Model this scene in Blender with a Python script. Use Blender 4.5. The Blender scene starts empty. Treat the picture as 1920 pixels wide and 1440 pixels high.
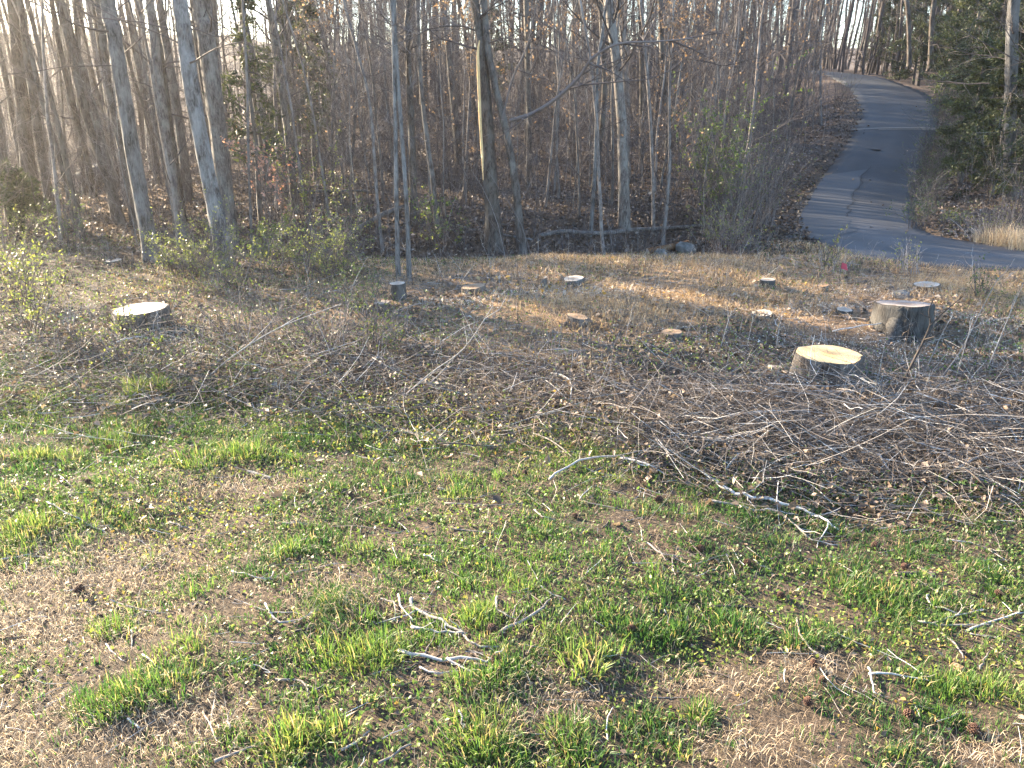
import bpy, math, random
import numpy as np
from mathutils import Vector

# ------------------------------------------------------------------ camera, sky, sun, exposure
SC = bpy.context.scene
COL = SC.collection
CAM_H, PITCH, F = 3.0, math.radians(20.0), 1536.0
cam_d = bpy.data.cameras.new('camera')
cam = bpy.data.objects.new('camera', cam_d)
COL.objects.link(cam)
cam.location = (0, 0, CAM_H)
cam.rotation_euler = (math.radians(90) - PITCH, 0, 0)
cam_d.sensor_width = 36.0
cam_d.lens = 36.0 * F / 1920.0
cam_d.clip_start, cam_d.clip_end = 0.05, 2000
SC.camera = cam

SUN_AZ, SUN_EL = math.radians(-52.0), math.radians(18.5)     # azimuth from +Y towards +X
world = bpy.data.worlds.new('World')
SC.world = world
world.use_nodes = True
wn = world.node_tree.nodes
sky = wn.new('ShaderNodeTexSky')
sky.sky_type = 'NISHITA'
sky.sun_disc = False
sky.sun_elevation = SUN_EL
sky.sun_rotation = SUN_AZ
sky.air_density, sky.dust_density, sky.ozone_density = 1.0, .6, 2.5
wn['Background'].inputs['Strength'].default_value = 0.085
world.node_tree.links.new(sky.outputs[0], wn['Background'].inputs['Color'])

sun_d = bpy.data.lights.new('sun', 'SUN')
sun_d.energy, sun_d.angle, sun_d.color = 5.0, math.radians(0.7), (1.0, 0.83, 0.59)
sun = bpy.data.objects.new('sun', sun_d)
COL.objects.link(sun)
SUN_DIR = Vector((math.sin(SUN_AZ) * math.cos(SUN_EL), math.cos(SUN_AZ) * math.cos(SUN_EL), math.sin(SUN_EL)))
sun.rotation_euler = SUN_DIR.to_track_quat('Z', 'Y').to_euler()
sun.location = (-20, 20, 20)

vs = SC.view_settings
vs.view_transform, vs.look, vs.gamma, vs.use_curve_mapping = 'Standard', 'None', 1.0, False
vs.exposure = 3.3
SC.cycles.max_bounces = 6
SC.cycles.diffuse_bounces = 3
SC.cycles.transmission_bounces = 4
SC.cycles.transparent_max_bounces = 8
SC.cycles.use_adaptive_sampling = False

rng = np.random.default_rng(7)
random.seed(7)

# ------------------------------------------------------------------ geometry of the place
FWD = np.array([0, math.cos(PITCH), -math.sin(PITCH)])
UP = np.array([0, math.sin(PITCH), math.cos(PITCH)])
EYE = np.array([0, 0, CAM_H])


def ray(u, v):
    return FWD + (u - 960) / F * np.array([1.0, 0, 0]) + (720 - v) / F * UP


def unit(a):
    return a / np.maximum(np.linalg.norm(a, axis=-1, keepdims=True), 1e-9)


def at_y(u, v, Y):
    d = ray(u, v)
    return EYE + d * (Y / d[1])


def depth(p):
    return float(np.dot(np.asarray(p) - EYE, FWD))


def sm(a, b, x):
    t = np.clip((x - a) / (b - a), 0, 1)
    return t * t * (3 - 2 * t)


_wr = np.random.default_rng(3)
_WAVES = [(_wr.uniform(0, 6.28), _wr.uniform(0, 6.28), k) for k in range(28)]


def wav(X, Y, s, n=8, o=0):
    """smooth value between about -1 and 1"""
    r = 0
    for i in range(n):
        a, p, k = _WAVES[(i + o) % 28]
        f = s * (0.6 + 0.17 * i)
        r = r + np.sin((X * math.cos(a) + Y * math.sin(a)) * f + p)
    return r / math.sqrt(n) / 1.1


# road: matching points of its two edges, with the distance of each
_RD = [  # (left u, left v), (right u, right v), Y left, Y right
    ((2100, 512), (2100, 470), 13.9, 15.9), ((1920, 508), (1920, 464), 14.0, 16.2), ((1800, 505), (1830, 455), 14.15, 16.8),
    ((1720, 500), (1770, 446), 14.4, 17.3), ((1630, 488), (1738, 437), 15.0, 18.0), ((1560, 470), (1722, 425), 16.0, 19.1),
    ((1510, 447), (1716, 405), 17.6, 20.9), ((1491, 420), (1718, 385), 19.6, 22.4), ((1500, 395), (1722, 365), 21.3, 23.8),
    ((1530, 345), (1735, 322), 24.6, 25.8), ((1560, 310), (1745, 287), 26.5, 27.9), ((1585, 275), (1753, 257), 28.4, 29.6),
    ((1603, 240), (1757, 240), 30.8, 31.2), ((1613, 215), (1758, 212), 34.5, 34.6), ((1609, 192), (1752, 189), 38.5, 38.6),
    ((1596, 170), (1722, 170), 43, 43), ((1574, 153), (1680, 155), 47.5, 48), ((1545, 140), (1635, 143), 52, 53),
    ((1490, 133), (1560, 135), 57, 58)]
_ry = np.array([10, 19.5, 22, 25, 27, 30.5, 34.5, 38, 43, 47, 52, 58, 66.])
_rz = np.array([-.05, -.05, .06, .36, .80, 1.58, 2.0, 2.36, 2.85, 3.27, 3.68, 4.15, 4.8])
_yy = np.linspace(10, 66, 1200)
_k = np.exp(-np.linspace(-2, 2, 41) ** 2)
_zz = np.convolve(np.pad(np.interp(_yy, _ry, _rz), 20, mode='edge'), _k / _k.sum(), mode='valid')


def road_z(Y):
    return np.interp(Y, _yy, _zz)


def _edge(u, v, Y):
    d = ray(u, v)
    yy = np.linspace(13.2, 66, 3000)
    up = road_z(yy) >= CAM_H + d[2] / d[1] * yy
    if up.any():
        Y = yy[int(np.argmax(up))]
    return np.array([d[0] * Y / d[1], Y, float(road_z(Y))])


RL = np.array([_edge(*l, a) for l, r, a, b in _RD])
RR = np.array([_edge(*r, b) for l, r, a, b in _RD])


def resample(P, n):
    P = np.asarray(P, float)
    t = np.linspace(0, len(P) - 1, n)
    # Catmull-Rom
    i = np.clip(t.astype(int), 0, len(P) - 2)
    f = (t - i)[:, None]
    p1, p2 = P[i], P[i + 1]
    p0 = P[np.clip(i - 1, 0, len(P) - 1)]
    p3 = P[np.clip(i + 2, 0, len(P) - 1)]
    return .5 * (2 * p1 + (p2 - p0) * f + (2 * p0 - 5 * p1 + 4 * p2 - p3) * f ** 2 + (3 * p1 - p0 - 3 * p2 + p3) * f ** 3)


RLs, RRs = resample(RL, 160), resample(RR, 160)
for A in (RLs, RRs):
    A[:, 2] = road_z(A[:, 1])
RC = (RLs + RRs) / 2
RW = np.linalg.norm((RRs - RLs)[:, :2], axis=1) / 2


def road_dist(X, Y):
    """distance outside the road's edge (negative on the road), and the road's height there"""
    sh = np.shape(X)
    x, y = np.ravel(X), np.ravel(Y)
    best = np.full(x.shape, 1e9)
    t = np.linspace(0, len(RC) - 1, 420)
    k = np.arange(len(RC))
    C = np.stack([np.interp(t, k, RC[:, a]) for a in range(3)], 1)
    T = unit(np.gradient(C[:, :2], axis=0))
    S = RRs - RLs
    W = np.abs(np.interp(t, k, S[:, 0]) * T[:, 1] - np.interp(t, k, S[:, 1]) * T[:, 0]) / 2
    for c, w in zip(C, W):
        d = np.sqrt((x - c[0]) ** 2 + (y - c[1]) ** 2) - w
        m = d < best
        best[m] = d[m]
    return best.reshape(sh), road_z(y).reshape(sh)


def base_z(X, Y):
    X, Y = np.asarray(X, float), np.asarray(Y, float)
    z = 0.035 * wav(X, Y, 1.1) + 0.02 * wav(X, Y, 3.1, o=9)
    edge = 17.6 + 0.25 * np.sin(X * .6)
    ditch = -0.55 * np.exp(-((Y - edge + .9) / 1.1) ** 2) * sm(-9, -3, X) * (1 - sm(4.2, 6.5, X))
    slope = np.where(Y > edge, (Y - edge), 0)
    right = sm(-13, -3, X - (Y - 20) * -.18)
    s = 0.088 * slope * right + 0.012 * slope * (1 - right)
    plate = 0.088 * 46 * right + .012 * 46 * (1 - right)
    s = np.minimum(s, plate + 0.01 * np.maximum(Y - 63, 0) * right)
    hill = 7.0 * sm(62, 150, Y) * (1 - sm(-.34, -.12, X / np.maximum(Y, 1)))
    back = 5 * sm(80, 190, Y)
    rough = sm(14, 22, Y) * 0.10 * wav(X, Y, .7, o=4)
    mound = 0.10 * np.exp(-((Y - 7.4) / 1.0) ** 2) * sm(.2, 2.0, X) + .05 * sm(7, 8, Y) * (1 - sm(11, 13, Y)) * (wav(X, Y, 1.9, o=14))
    return z + ditch + s + hill + back + rough + mound


_rdx = np.concatenate([np.linspace(-2, 26, 141)])
_rdy = np.linspace(10, 70, 241)
_gx, _gy = np.meshgrid(_rdx, _rdy)
_RDG, _RZG = road_dist(_gx, _gy)


def road_lookup(X, Y):
    X, Y = np.asarray(X, float), np.asarray(Y, float)
    fx = np.clip((X + 2) / .2, 0, 139.99)
    fy = np.clip((Y - 10) / .25, 0, 239.99)
    ix, iy = fx.astype(int), fy.astype(int)
    ax, ay = fx - ix, fy - iy

    def bl(G):
        return (G[iy, ix] * (1 - ax) + G[iy, ix + 1] * ax) * (1 - ay) + (G[iy + 1, ix] * (1 - ax) + G[iy + 1, ix + 1] * ax) * ay
    d, z = bl(_RDG), bl(_RZG)
    out = (X < -2) | (X > 26) | (Y < 10) | (Y > 70)
    return np.where(out, 99.0, d), z


def ground_z(X, Y):
    b = base_z(X, Y)
    d, rz = road_lookup(X, Y)
    k = 1 - sm(.4, 2.6, d)
    return b * (1 - k) + (rz + .004) * k


def hit(u, v, far=90.0):
    d = ray(u, v)
    t = np.linspace(2.5, far, 3500)
    p = EYE + t[:, None] * d
    under = p[:, 2] <= ground_z(p[:, 0], p[:, 1])
    if not under.any():
        return at_y(u, v, 45.0)
    i = int(np.argmax(under))
    p = p[i].copy()
    p[2] = float(ground_z(p[0], p[1]))
    return p


def project(P):
    P = np.asarray(P, float) - EYE
    dz = P @ FWD
    return 960 + F * P[..., 0] / dz, 720 - F * (P @ UP) / dz, dz


# ------------------------------------------------------------------ mesh helpers
class Geo:
    """collects vertices, faces (quads and triangles) and one float 'tint' per vertex"""
    def __init__(self):
        self.v, self.q, self.t, self.c, self.n = [], [], [], [], 0

    def add(self, V, quads=None, tris=None, tint=0.5):
        V = np.asarray(V, float).reshape(-1, 3)
        self.v.append(V)
        if quads is not None and len(quads):
            self.q.append(np.asarray(quads, int).reshape(-1, 4) + self.n)
        if tris is not None and len(tris):
            self.t.append(np.asarray(tris, int).reshape(-1, 3) + self.n)
        self.c.append(np.broadcast_to(np.asarray(tint, float), (len(V),)).copy())
        self.n += len(V)
        return self

    def arrays(self):
        V = np.concatenate(self.v) if self.v else np.zeros((0, 3))
        Q = np.concatenate(self.q) if self.q else np.zeros((0, 4), int)
        T = np.concatenate(self.t) if self.t else np.zeros((0, 3), int)
        return V, Q, T, np.concatenate(self.c)

    def mesh(self, name, mat, smooth=True):
        V, Q, T, C = self.arrays()
        me = bpy.data.meshes.new(name)
        me.vertices.add(len(V))
        me.vertices.foreach_set('co', V.astype(np.float32).ravel())
        nl = len(Q) * 4 + len(T) * 3
        me.loops.add(nl)
        me.loops.foreach_set('vertex_index', np.concatenate([Q.ravel(), T.ravel()]).astype(np.int32))
        me.polygons.add(len(Q) + len(T))
        st = np.concatenate([np.arange(len(Q)) * 4, len(Q) * 4 + np.arange(len(T)) * 3]).astype(np.int32)
        me.polygons.foreach_set('loop_start', st)
        me.polygons.foreach_set('use_smooth', np.full(len(st), smooth))
        me.update(calc_edges=True)
        a = me.attributes.new('tint', 'FLOAT', 'POINT')
        a.data.foreach_set('value', C.astype(np.float32))
        for m in (mat if isinstance(mat, (list, tuple)) else [mat]):
            me.materials.append(m)
        me.validate()
        return me


def link(name, me, parent=None, loc=None):
    o = bpy.data.objects.new(name, me)
    COL.objects.link(o)
    if parent is not None:
        o.parent = parent
    if loc is not None:
        o.location = [float(x) for x in loc]
    return o


def tag(o, label=None, cat=None, group=None, kind=None):
    if label:
        o['label'] = label
    if cat:
        o['category'] = cat
    if group:
        o['group'] = group
    if kind:
        o['kind'] = kind
    return o


def empty(name, loc, label, cat, group=None):
    o = link(name, None, loc=loc)
    o.empty_display_size = .2
    return tag(o, label, cat, group)




def tubes(g, P, R, n=4, tint=.5, cap=False):
    """P (N,K,3) centre lines, R (N,K) radii"""
    P = np.asarray(P, float)
    R = np.asarray(R, float)
    if P.ndim == 2:
        P, R = P[None], R[None]
    N, K, _ = P.shape
    if N == 0:
        return
    T = unit(np.gradient(P, axis=1))
    m = unit(P[:, -1] - P[:, 0])
    ref = np.where((np.abs(m[:, 2]) < .8)[:, None], np.array([0, 0, 1.0]), np.array([1.0, .1, 0]))[:, None, :]
    U = unit(np.cross(T, ref))
    W = np.cross(T, U)
    a = np.arange(n) / n * 2 * math.pi
    V = P[:, :, None, :] + R[:, :, None, None] * (np.cos(a)[:, None] * U[:, :, None, :] + np.sin(a)[:, None] * W[:, :, None, :])
    base = (np.arange(N) * K * n)[:, None, None]
    k = (np.arange(K - 1) * n)[None, :, None]
    j = np.arange(n)[None, None, :]
    j2 = (np.arange(n) + 1) % n
    j2 = j2[None, None, :]
    Q = np.stack([base + k + j, base + k + j2, base + k + n + j2, base + k + n + j], -1).reshape(-1, 4)
    tint = np.asarray(tint, float)
    if tint.ndim == 1 and len(tint) == N:
        tint = np.repeat(tint, K * n)
    elif tint.ndim == 2:
        tint = np.repeat(tint.reshape(-1), n)
    tris = None
    if cap and n > 2:
        c0 = np.arange(n)
        fan = np.stack([np.zeros(n - 2, int), c0[1:-1], c0[2:]], -1)
        tris = np.concatenate([np.concatenate([fan[:, ::-1] + b, fan + b + (K - 1) * n]) for b in np.arange(N) * K * n])
    g.add(V.reshape(-1, 3), Q, tris, tint)


def walk(S, D, L, K, wig, lift, r):
    """random centre lines from points S along D"""
    S, D, L = np.asarray(S, float), unit(np.asarray(D, float)), np.asarray(L, float)
    P = [S]
    d = D
    for k in range(K - 1):
        d = unit(d + r.normal(0, wig, d.shape) + np.array([0, 0, lift]))
        P.append(P[-1] + d * (L / (K - 1))[:, None])
    return np.stack(P, 1)


def along(P, t):
    """points at parameter t (M,) of polylines P (M,K,3)"""
    K = P.shape[1]
    f = np.clip(t, 0, .9999) * (K - 1)
    i = f.astype(int)
    w = (f - i)[:, None]
    m = np.arange(len(P))
    return P[m, i] * (1 - w) + P[m, i + 1] * w, unit(P[m, i + 1] - P[m, i])


def ribbons(g, S, E, w, r, tint):
    """far twigs under a pixel wide: one thin tapering quad each"""
    d = unit(E - S)
    s = unit(np.cross(d, r.normal(0, 1, d.shape)))
    w = np.broadcast_to(w, (len(S),))[:, None]
    V = np.stack([S - s * w, S + s * w, E + s * w * .4, E - s * w * .4], 1)
    i = np.arange(len(S))[:, None] * 4
    g.add(V.reshape(-1, 3), i + np.arange(4), None, np.repeat(np.broadcast_to(tint, (len(S),)), 4))


def leaves(g, C, size, r, tint, up=.5, aspect=.55, fold=.25, thirds=False):
    """folded leaf-shaped faces (two triangles) at C"""
    N = len(C)
    if N == 0:
        return
    n = unit(r.normal(0, 1, (N, 3)) * (1 - up) + np.array([0, 0, up * 1.6]))
    a = unit(np.cross(n, unit(r.normal(0, 1, (N, 3)))))
    b = np.cross(n, a)
    s = np.broadcast_to(size, (N,))[:, None]
    V = np.stack([C - a * s * .5, C + b * s * aspect * .5 + n * s * fold * .5 + a * s * .05, C + a * s * .5, C - b * s * aspect * .5 + n * s * fold * .5 - a * s * .05], 1)
    i = np.arange(N)[:, None] * 4
    T = np.concatenate([i + np.array([0, 2, 1]), i + np.array([0, 3, 2])])
    t = np.broadcast_to(np.asarray(tint, float), (N,))
    g.add(V.reshape(-1, 3), None, T, np.repeat(t, 4))


def blades(g, B, h, az, lean, w, r, tint):
    """grass blades, three triangles each"""
    N = len(B)
    d = np.stack([np.cos(az), np.sin(az), np.zeros(N)], 1)
    tw = az + math.pi / 2 + r.normal(0, .6, N)
    s = np.stack([np.cos(tw), np.sin(tw), np.zeros(N)], 1)
    h1, ln, ww = h[:, None], lean[:, None], w[:, None]
    z = np.array([0, 0, 1.0])
    m = B + d * h1 * ln * .32 + z * h1 * .58 * np.sqrt(np.maximum(1 - (ln * .6) ** 2, .1))
    e = B + d * h1 * ln + z * h1 * np.sqrt(np.maximum(1 - np.minimum(ln, .97) ** 2, .03))
    V = np.stack([B - s * ww * .5, B + s * ww * .5, m + s * ww * .45, m - s * ww * .45, e], 1)
    i = np.arange(N)[:, None] * 5
    Q = i + np.array([0, 1, 2, 3])
    T = i + np.array([3, 2, 4])
    g.add(V.reshape(-1, 3), Q, T, np.repeat(np.asarray(tint), 5))


# ------------------------------------------------------------------ materials
class NT:
    def __init__(self, name):
        self.m = bpy.data.materials.new(name)
        self.m.use_nodes = True
        self.t = self.m.node_tree
        self.n = self.t.nodes
        self.b = self.n['Principled BSDF']
        self.b.inputs['Roughness'].default_value = .85
        self.b.inputs['Specular IOR Level'].default_value = .25
        self.out = self.n['Material Output']

    def node(self, typ, **kw):
        n = self.n.new('ShaderNode' + typ)
        for k, v in kw.items():
            if k.startswith('i_'):
                n.inputs[k[2:].replace('_', ' ')].default_value = v
            else:
                setattr(n, k, v)
        return n

    def l(self, a, b):
        self.t.links.new(a, b)
        return b

    def coord(self, kind='Object', scale=(1, 1, 1)):
        tc = self.node('TexCoord')
        mp = self.node('Mapping')
        mp.inputs['Scale'].default_value = scale
        self.l(tc.outputs[kind], mp.inputs['Vector'])
        return mp.outputs[0]

    def noise(self, vec, scale, detail=4, rough=.6, dist=0.0):
        n = self.node('TexNoise')
        n.inputs['Scale'].default_value = scale
        n.inputs['Detail'].default_value = detail
        n.inputs['Roughness'].default_value = rough
        n.inputs['Distortion'].default_value = dist
        self.l(vec, n.inputs['Vector'])
        return n.outputs['Fac']

    def ramp(self, fac, stops, interp='LINEAR'):
        r = self.node('ValToRGB')
        r.color_ramp.interpolation = interp
        e = r.color_ramp.elements
        while len(e) < len(stops):
            e.new(.5)
        for x, (p, c) in zip(e, stops):
            x.position = p
            x.color = (*c, 1) if len(c) == 3 else c
        self.l(fac, r.inputs[0])
        return r.outputs['Color']

    def mix(self, fac, a, b, typ='MIX'):
        m = self.node('Mix')
        m.data_type = 'RGBA'
        m.blend_type = typ
        for s, x in ((m.inputs[0], fac), (m.inputs[6], a), (m.inputs[7], b)):
            if isinstance(x, (int, float)):
                s.default_value = x
            elif isinstance(x, tuple):
                s.default_value = (*x, 1)
            else:
                self.l(x, s)
        return m.outputs[2]

    def math(self, op, a, b=0.0, clamp=False):
        m = self.node('Math')
        m.operation = op
        m.use_clamp = clamp
        for s, x in ((m.inputs[0], a), (m.inputs[1], b)):
            if isinstance(x, (int, float)):
                s.default_value = x
            else:
                self.l(x, s)
        return m.outputs[0]

    def attr(self, name):
        a = self.node('Attribute')
        a.attribute_name = name
        return a

    def bump(self, h, strength=.5, dist=.02):
        b = self.node('Bump')
        b.inputs['Strength'].default_value = strength
        b.inputs['Distance'].default_value = dist
        self.l(h, b.inputs['Height'])
        self.l(b.outputs[0], self.b.inputs['Normal'])

    def color(self, c):
        self.l(c, self.b.inputs['Base Color'])
        return self.m


def bark_mat(name, dark, light, blotch=None, scale=1.0, bl_amt=.5, bump=.7):
    n = NT(name)
    v = n.coord('Object', (1, 1, .22))
    fur = n.noise(v, 34 * scale, 6, .72, .8)
    v2 = n.coord('Object', (1, 1, .5))
    pat = n.noise(v2, 5 * scale, 4, .6)
    oi = n.node('ObjectInfo')
    c = n.ramp(fur, [(.40, dark), (.50, tuple(a * .55 + b * .45 for a, b in zip(dark, light))), (.62, light)])
    if blotch:
        mask = n.ramp(pat, [(.5 - .12 * bl_amt, (0, 0, 0)), (.62, (1, 1, 1))])
        c = n.mix(mask, c, n.mix(.55, c, blotch))
    k = n.math('MULTIPLY_ADD', oi.outputs['Random'], .5)
    n.n[k.node.name].inputs[2].default_value = .75
    hs = n.node('HueSaturation')
    n.l(c, hs.inputs['Color'])
    n.l(k, hs.inputs['Value'])
    n.bump(fur, bump, .03)
    return n.color(hs.outputs[0])


def tint_mat(name, stops, trans=0.0, rough=.8, noise_amt=.0, spec=.25, vary=.0):
    n = NT(name)
    a = n.attr('tint')
    f = a.outputs['Fac']
    if vary:
        oi = n.node('ObjectInfo')
        f = n.math('ADD', f, n.math('MULTIPLY', n.math('SUBTRACT', oi.outputs['Random'], .5), vary), True)
    if noise_amt:
        v = n.coord('Object')
        f = n.math('ADD', f, n.math('MULTIPLY', n.math('SUBTRACT', n.noise(v, 40, 3), .5), noise_amt), True)
    c = n.ramp(f, stops)
    n.b.inputs['Roughness'].default_value = rough
    n.b.inputs['Specular IOR Level'].default_value = spec
    n.color(c)
    if trans:
        tr = n.node('BsdfTranslucent')
        n.l(n.mix(.5, c, n.mix(1.0, c, (1.15, 1.1, .55), 'MULTIPLY')), tr.inputs['Color'])
        mx = n.node('MixShader')
        mx.inputs[0].default_value = trans
        n.l(n.b.outputs[0], mx.inputs[1])
        n.l(tr.outputs[0], mx.inputs[2])
        n.l(mx.outputs[0], n.out.inputs['Surface'])
    return n.m


M_DARKBARK = bark_mat('dark_bark', (.022, .017, .015), (.095, .075, .064), (.13, .125, .11), 1.0)
M_PALEBARK = bark_mat('pale_bark', (.026, .024, .023), (.15, .142, .14), (.25, .248, .245), .8, .9)
M_MIDBARK = bark_mat('mid_bark', (.035, .029, .027), (.15, .125, .112), (.22, .21, .19), 1.0)
M_SAPBARK = bark_mat('sapling_bark', (.055, .046, .043), (.185, .155, .14), (.26, .24, .225), 1.6, .6, .3)
M_STUMPBARK = bark_mat('stump_bark', (.035, .026, .021), (.17, .13, .105), (.22, .205, .185), 1.3, .5, 1.0)
M_GREYSTUMP = bark_mat('grey_stump_bark', (.022, .019, .018), (.09, .08, .073), (.13, .126, .119), 1.1, .6, 1.0)
M_TWIG = tint_mat('twigs', [(0, (.030, .024, .023)), (.45, (.080, .066, .065)), (.8, (.185, .16, .157)), (1, (.34, .315, .305))], vary=.3)
M_STICK = tint_mat('sticks', [(0, (.03, .023, .020)), (.35, (.088, .070, .060)), (.65, (.21, .185, .17)), (.85, (.38, .36, .345)), (1, (.58, .57, .555))], noise_amt=.6)
M_LITTER = tint_mat('leaf_litter', [(0, (.04, .028, .022)), (.35, (.13, .092, .068)), (.65, (.27, .195, .145)), (.85, (.40, .29, .20)), (.97, (.52, .45, .37)), (1, (.50, .30, .06))], trans=.2, rough=.6, spec=.4)
M_WOODLITTER = tint_mat('wood_leaf_litter', [(0, (.026, .020, .018)), (.35, (.082, .063, .055)), (.65, (.18, .14, .12)), (.9, (.36, .29, .25)), (1, (.46, .41, .37))], trans=.2, rough=.6, spec=.4)
M_NEEDLES = tint_mat('pine_straw', [(0, (.22, .13, .065)), (.5, (.48, .32, .17)), (1, (.70, .54, .34))], trans=.3, rough=.6)
M_GRASS = tint_mat('grass_blades', [(0, (.018, .05, .018)), (.35, (.046, .115, .028)), (.62, (.11, .19, .042)), (.80, (.20, .23, .06)), (.9, (.34, .26, .13)), (1, (.46, .36, .22))], trans=.5, rough=.5, spec=.4)
M_STRAW = tint_mat('dry_straw', [(0, (.10, .075, .05)), (.5, (.36, .265, .18)), (1, (.68, .55, .40))], trans=.25, rough=.65)
M_WEED = tint_mat('weed_leaves', [(0, (.03, .065, .02)), (.5, (.10, .165, .035)), (.85, (.21, .25, .055)), (1, (.33, .22, .06))], trans=.4, rough=.5, spec=.4)
M_NEEDLE = tint_mat('cedar_foliage', [(0, (.018, .026, .014)), (.5, (.045, .06, .028)), (1, (.10, .11, .045))], trans=.25, rough=.6)
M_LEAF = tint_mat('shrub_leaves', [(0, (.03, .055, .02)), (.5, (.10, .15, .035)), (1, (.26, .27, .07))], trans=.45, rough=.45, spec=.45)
M_BEECH = tint_mat('dead_leaves', [(0, (.14, .085, .055)), (.5, (.27, .17, .11)), (1, (.42, .29, .20))], trans=.4, rough=.6)
M_PINK = tint_mat('pink_leaves', [(0, (.30, .14, .11)), (1, (.50, .30, .25))], trans=.4)
M_SAWDUST = tint_mat('sawdust', [(0, (.36, .29, .21)), (1, (.74, .68, .58))])
M_CONE = tint_mat('cone_scales', [(0, (.018, .009, .007)), (.6, (.06, .028, .02)), (1, (.13, .075, .05))])
M_ROCK = NT('rock')
_v = M_ROCK.coord()
_h = M_ROCK.noise(_v, 7, 6)
M_ROCK.bump(_h, .6, .04)
M_ROCK = M_ROCK.color(M_ROCK.ramp(_h, [(.3, (.06, .056, .052)), (.7, (.22, .21, .195))]))


def cut_mat(name, c1, c2, c3):
    n = NT(name)
    v = n.coord('Object')
    w = n.node('TexWave', wave_type='RINGS', rings_direction='Z')
    w.inputs['Scale'].default_value = 14
    w.inputs['Distortion'].default_value = 2.2
    w.inputs['Detail'].default_value = 3
    n.l(v, w.inputs['Vector'])
    f = n.noise(v, 4, 4)
    saw = n.noise(n.coord('Object', (3, 40, 3)), 6, 3)
    c = n.mix(.35, n.ramp(f, [(.3, c1), (.55, c2), (.75, c3)]), n.ramp(w.outputs['Fac'], [(0, c1), (1, c3)]))
    c = n.mix(.2, c, n.ramp(saw, [(.35, c1), (.7, c3)]))
    ln = n.node('VectorMath', operation='LENGTH')
    n.l(n.coord('Object', (1, 1, 0)), ln.inputs[0])
    rad = n.math('ADD', ln.outputs['Value'], n.math('MULTIPLY', n.math('SUBTRACT', f, .5), .22))
    heart = n.ramp(rad, [(.02, (1, 1, 1)), (.14, (.25, .25, .25)), (.22, (0, 0, 0))])
    c = n.mix(n.math('MULTIPLY', heart, .55), c, n.mix(1.0, c, (.62, .45, .32), 'MULTIPLY'))
    gr = n.noise(n.coord('Object'), 16, 6, .75)
    c = n.mix(n.ramp(gr, [(.54, (0, 0, 0)), (.68, (.8, .8, .8))]), c, n.mix(1.0, c, (.38, .33, .29), 'MULTIPLY'))
    n.bump(n.math('ADD', saw, w.outputs['Fac']), .45, .006)
    return n.color(c)


M_CUTTAN = cut_mat('tan_cut_wood', (.50, .32, .14), (.66, .45, .22), (.76, .58, .34))
M_CUTPALE = cut_mat('pale_cut_wood', (.33, .27, .21), (.50, .44, .37), (.66, .61, .54))
M_CUTBROWN = cut_mat('brown_cut_wood', (.20, .14, .09), (.36, .25, .16), (.46, .35, .24))
M_CUTGREY = cut_mat('grey_cut_wood', (.22, .17, .14), (.36, .29, .24), (.47, .40, .35))
M_RUST = bark_mat('rusty_log_wood', (.06, .028, .014), (.21, .105, .05), (.24, .15, .08), .8, .4)

# ground
n = NT('ground_soil')
v = n.coord('Object')
big = n.noise(v, .9, 5, .6)
mid = n.noise(v, 6, 6, .65)
fine = n.noise(v, 45, 6, .7)
zone = n.attr('zone')
sep = n.node('SeparateColor')
n.l(zone.outputs['Color'], sep.inputs[0])
soil = n.ramp(fine, [(.30, (.028, .019, .014)), (.5, (.085, .06, .043)), (.72, (.22, .16, .11))])
thatch = n.ramp(fine, [(.30, (.022, .016, .012)), (.5, (.07, .052, .036)), (.75, (.21, .155, .10))])
lawn = n.mix(n.ramp(mid, [(.38, (0, 0, 0)), (.62, (1, 1, 1))]), soil, thatch)
woodc = n.ramp(fine, [(.30, (.030, .022, .018)), (.5, (.095, .068, .054)), (.66, (.17, .125, .10)), (.8, (.30, .23, .19))])
woodc = n.mix(n.ramp(big, [(.4, (0, 0, 0)), (.7, (.6, .6, .6))]), woodc, n.mix(.5, woodc, (.12, .075, .05)))
pine = n.ramp(fine, [(.28, (.15, .085, .045)), (.5, (.36, .23, .13)), (.75, (.56, .40, .24))])
c = n.mix(sep.outputs[0], soil, lawn)
c = n.mix(sep.outputs[1], c, woodc)
c = n.mix(n.math('MULTIPLY', sep.outputs[2], n.ramp(mid, [(.35, (0, 0, 0)), (.6, (1, 1, 1))])), c, pine)
n.bump(n.math('ADD', n.math('MULTIPLY', mid, .6), fine), .9, .06)
n.b.inputs['Roughness'].default_value = .95
M_GROUND = n.color(c)

# asphalt
n = NT('asphalt')
v = n.coord('Object')
grit = n.noise(v, 120, 4, .7)
blo = n.noise(v, 1.1, 5, .6)
tr = n.attr('tint')
wear = n.ramp(tr.outputs['Fac'], [(0, (.60, .60, .60)), (.18, (.95, .95, .95)), (.30, (.62, .62, .62)), (.5, (1.05, 1.05, 1.05)), (.70, (.62, .62, .62)), (.84, (.95, .95, .95)), (1, (.6, .6, .6))])
c = n.mix(.5, n.ramp(grit, [(.3, (.018, .019, .021)), (.7, (.05, .051, .055))]), n.ramp(blo, [(.3, (.02, .021, .024)), (.7, (.045, .045, .049))]))
c = n.mix(.55, c, n.mix(1.0, c, wear, 'MULTIPLY'))
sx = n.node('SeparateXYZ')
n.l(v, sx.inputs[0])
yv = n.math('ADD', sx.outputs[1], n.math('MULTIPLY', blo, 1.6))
sun_apron = n.ramp(n.math('MULTIPLY', n.math('SUBTRACT', yv, 19.5), .25), [(0, (1, 1, 1)), (1, (0, 0, 0))])
c = n.mix(sun_apron, c, n.mix(1.0, c, (2.1, 2.05, 2.0), 'MULTIPLY'))  # near apron made paler: its sunlit streaks are put into the colour
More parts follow.
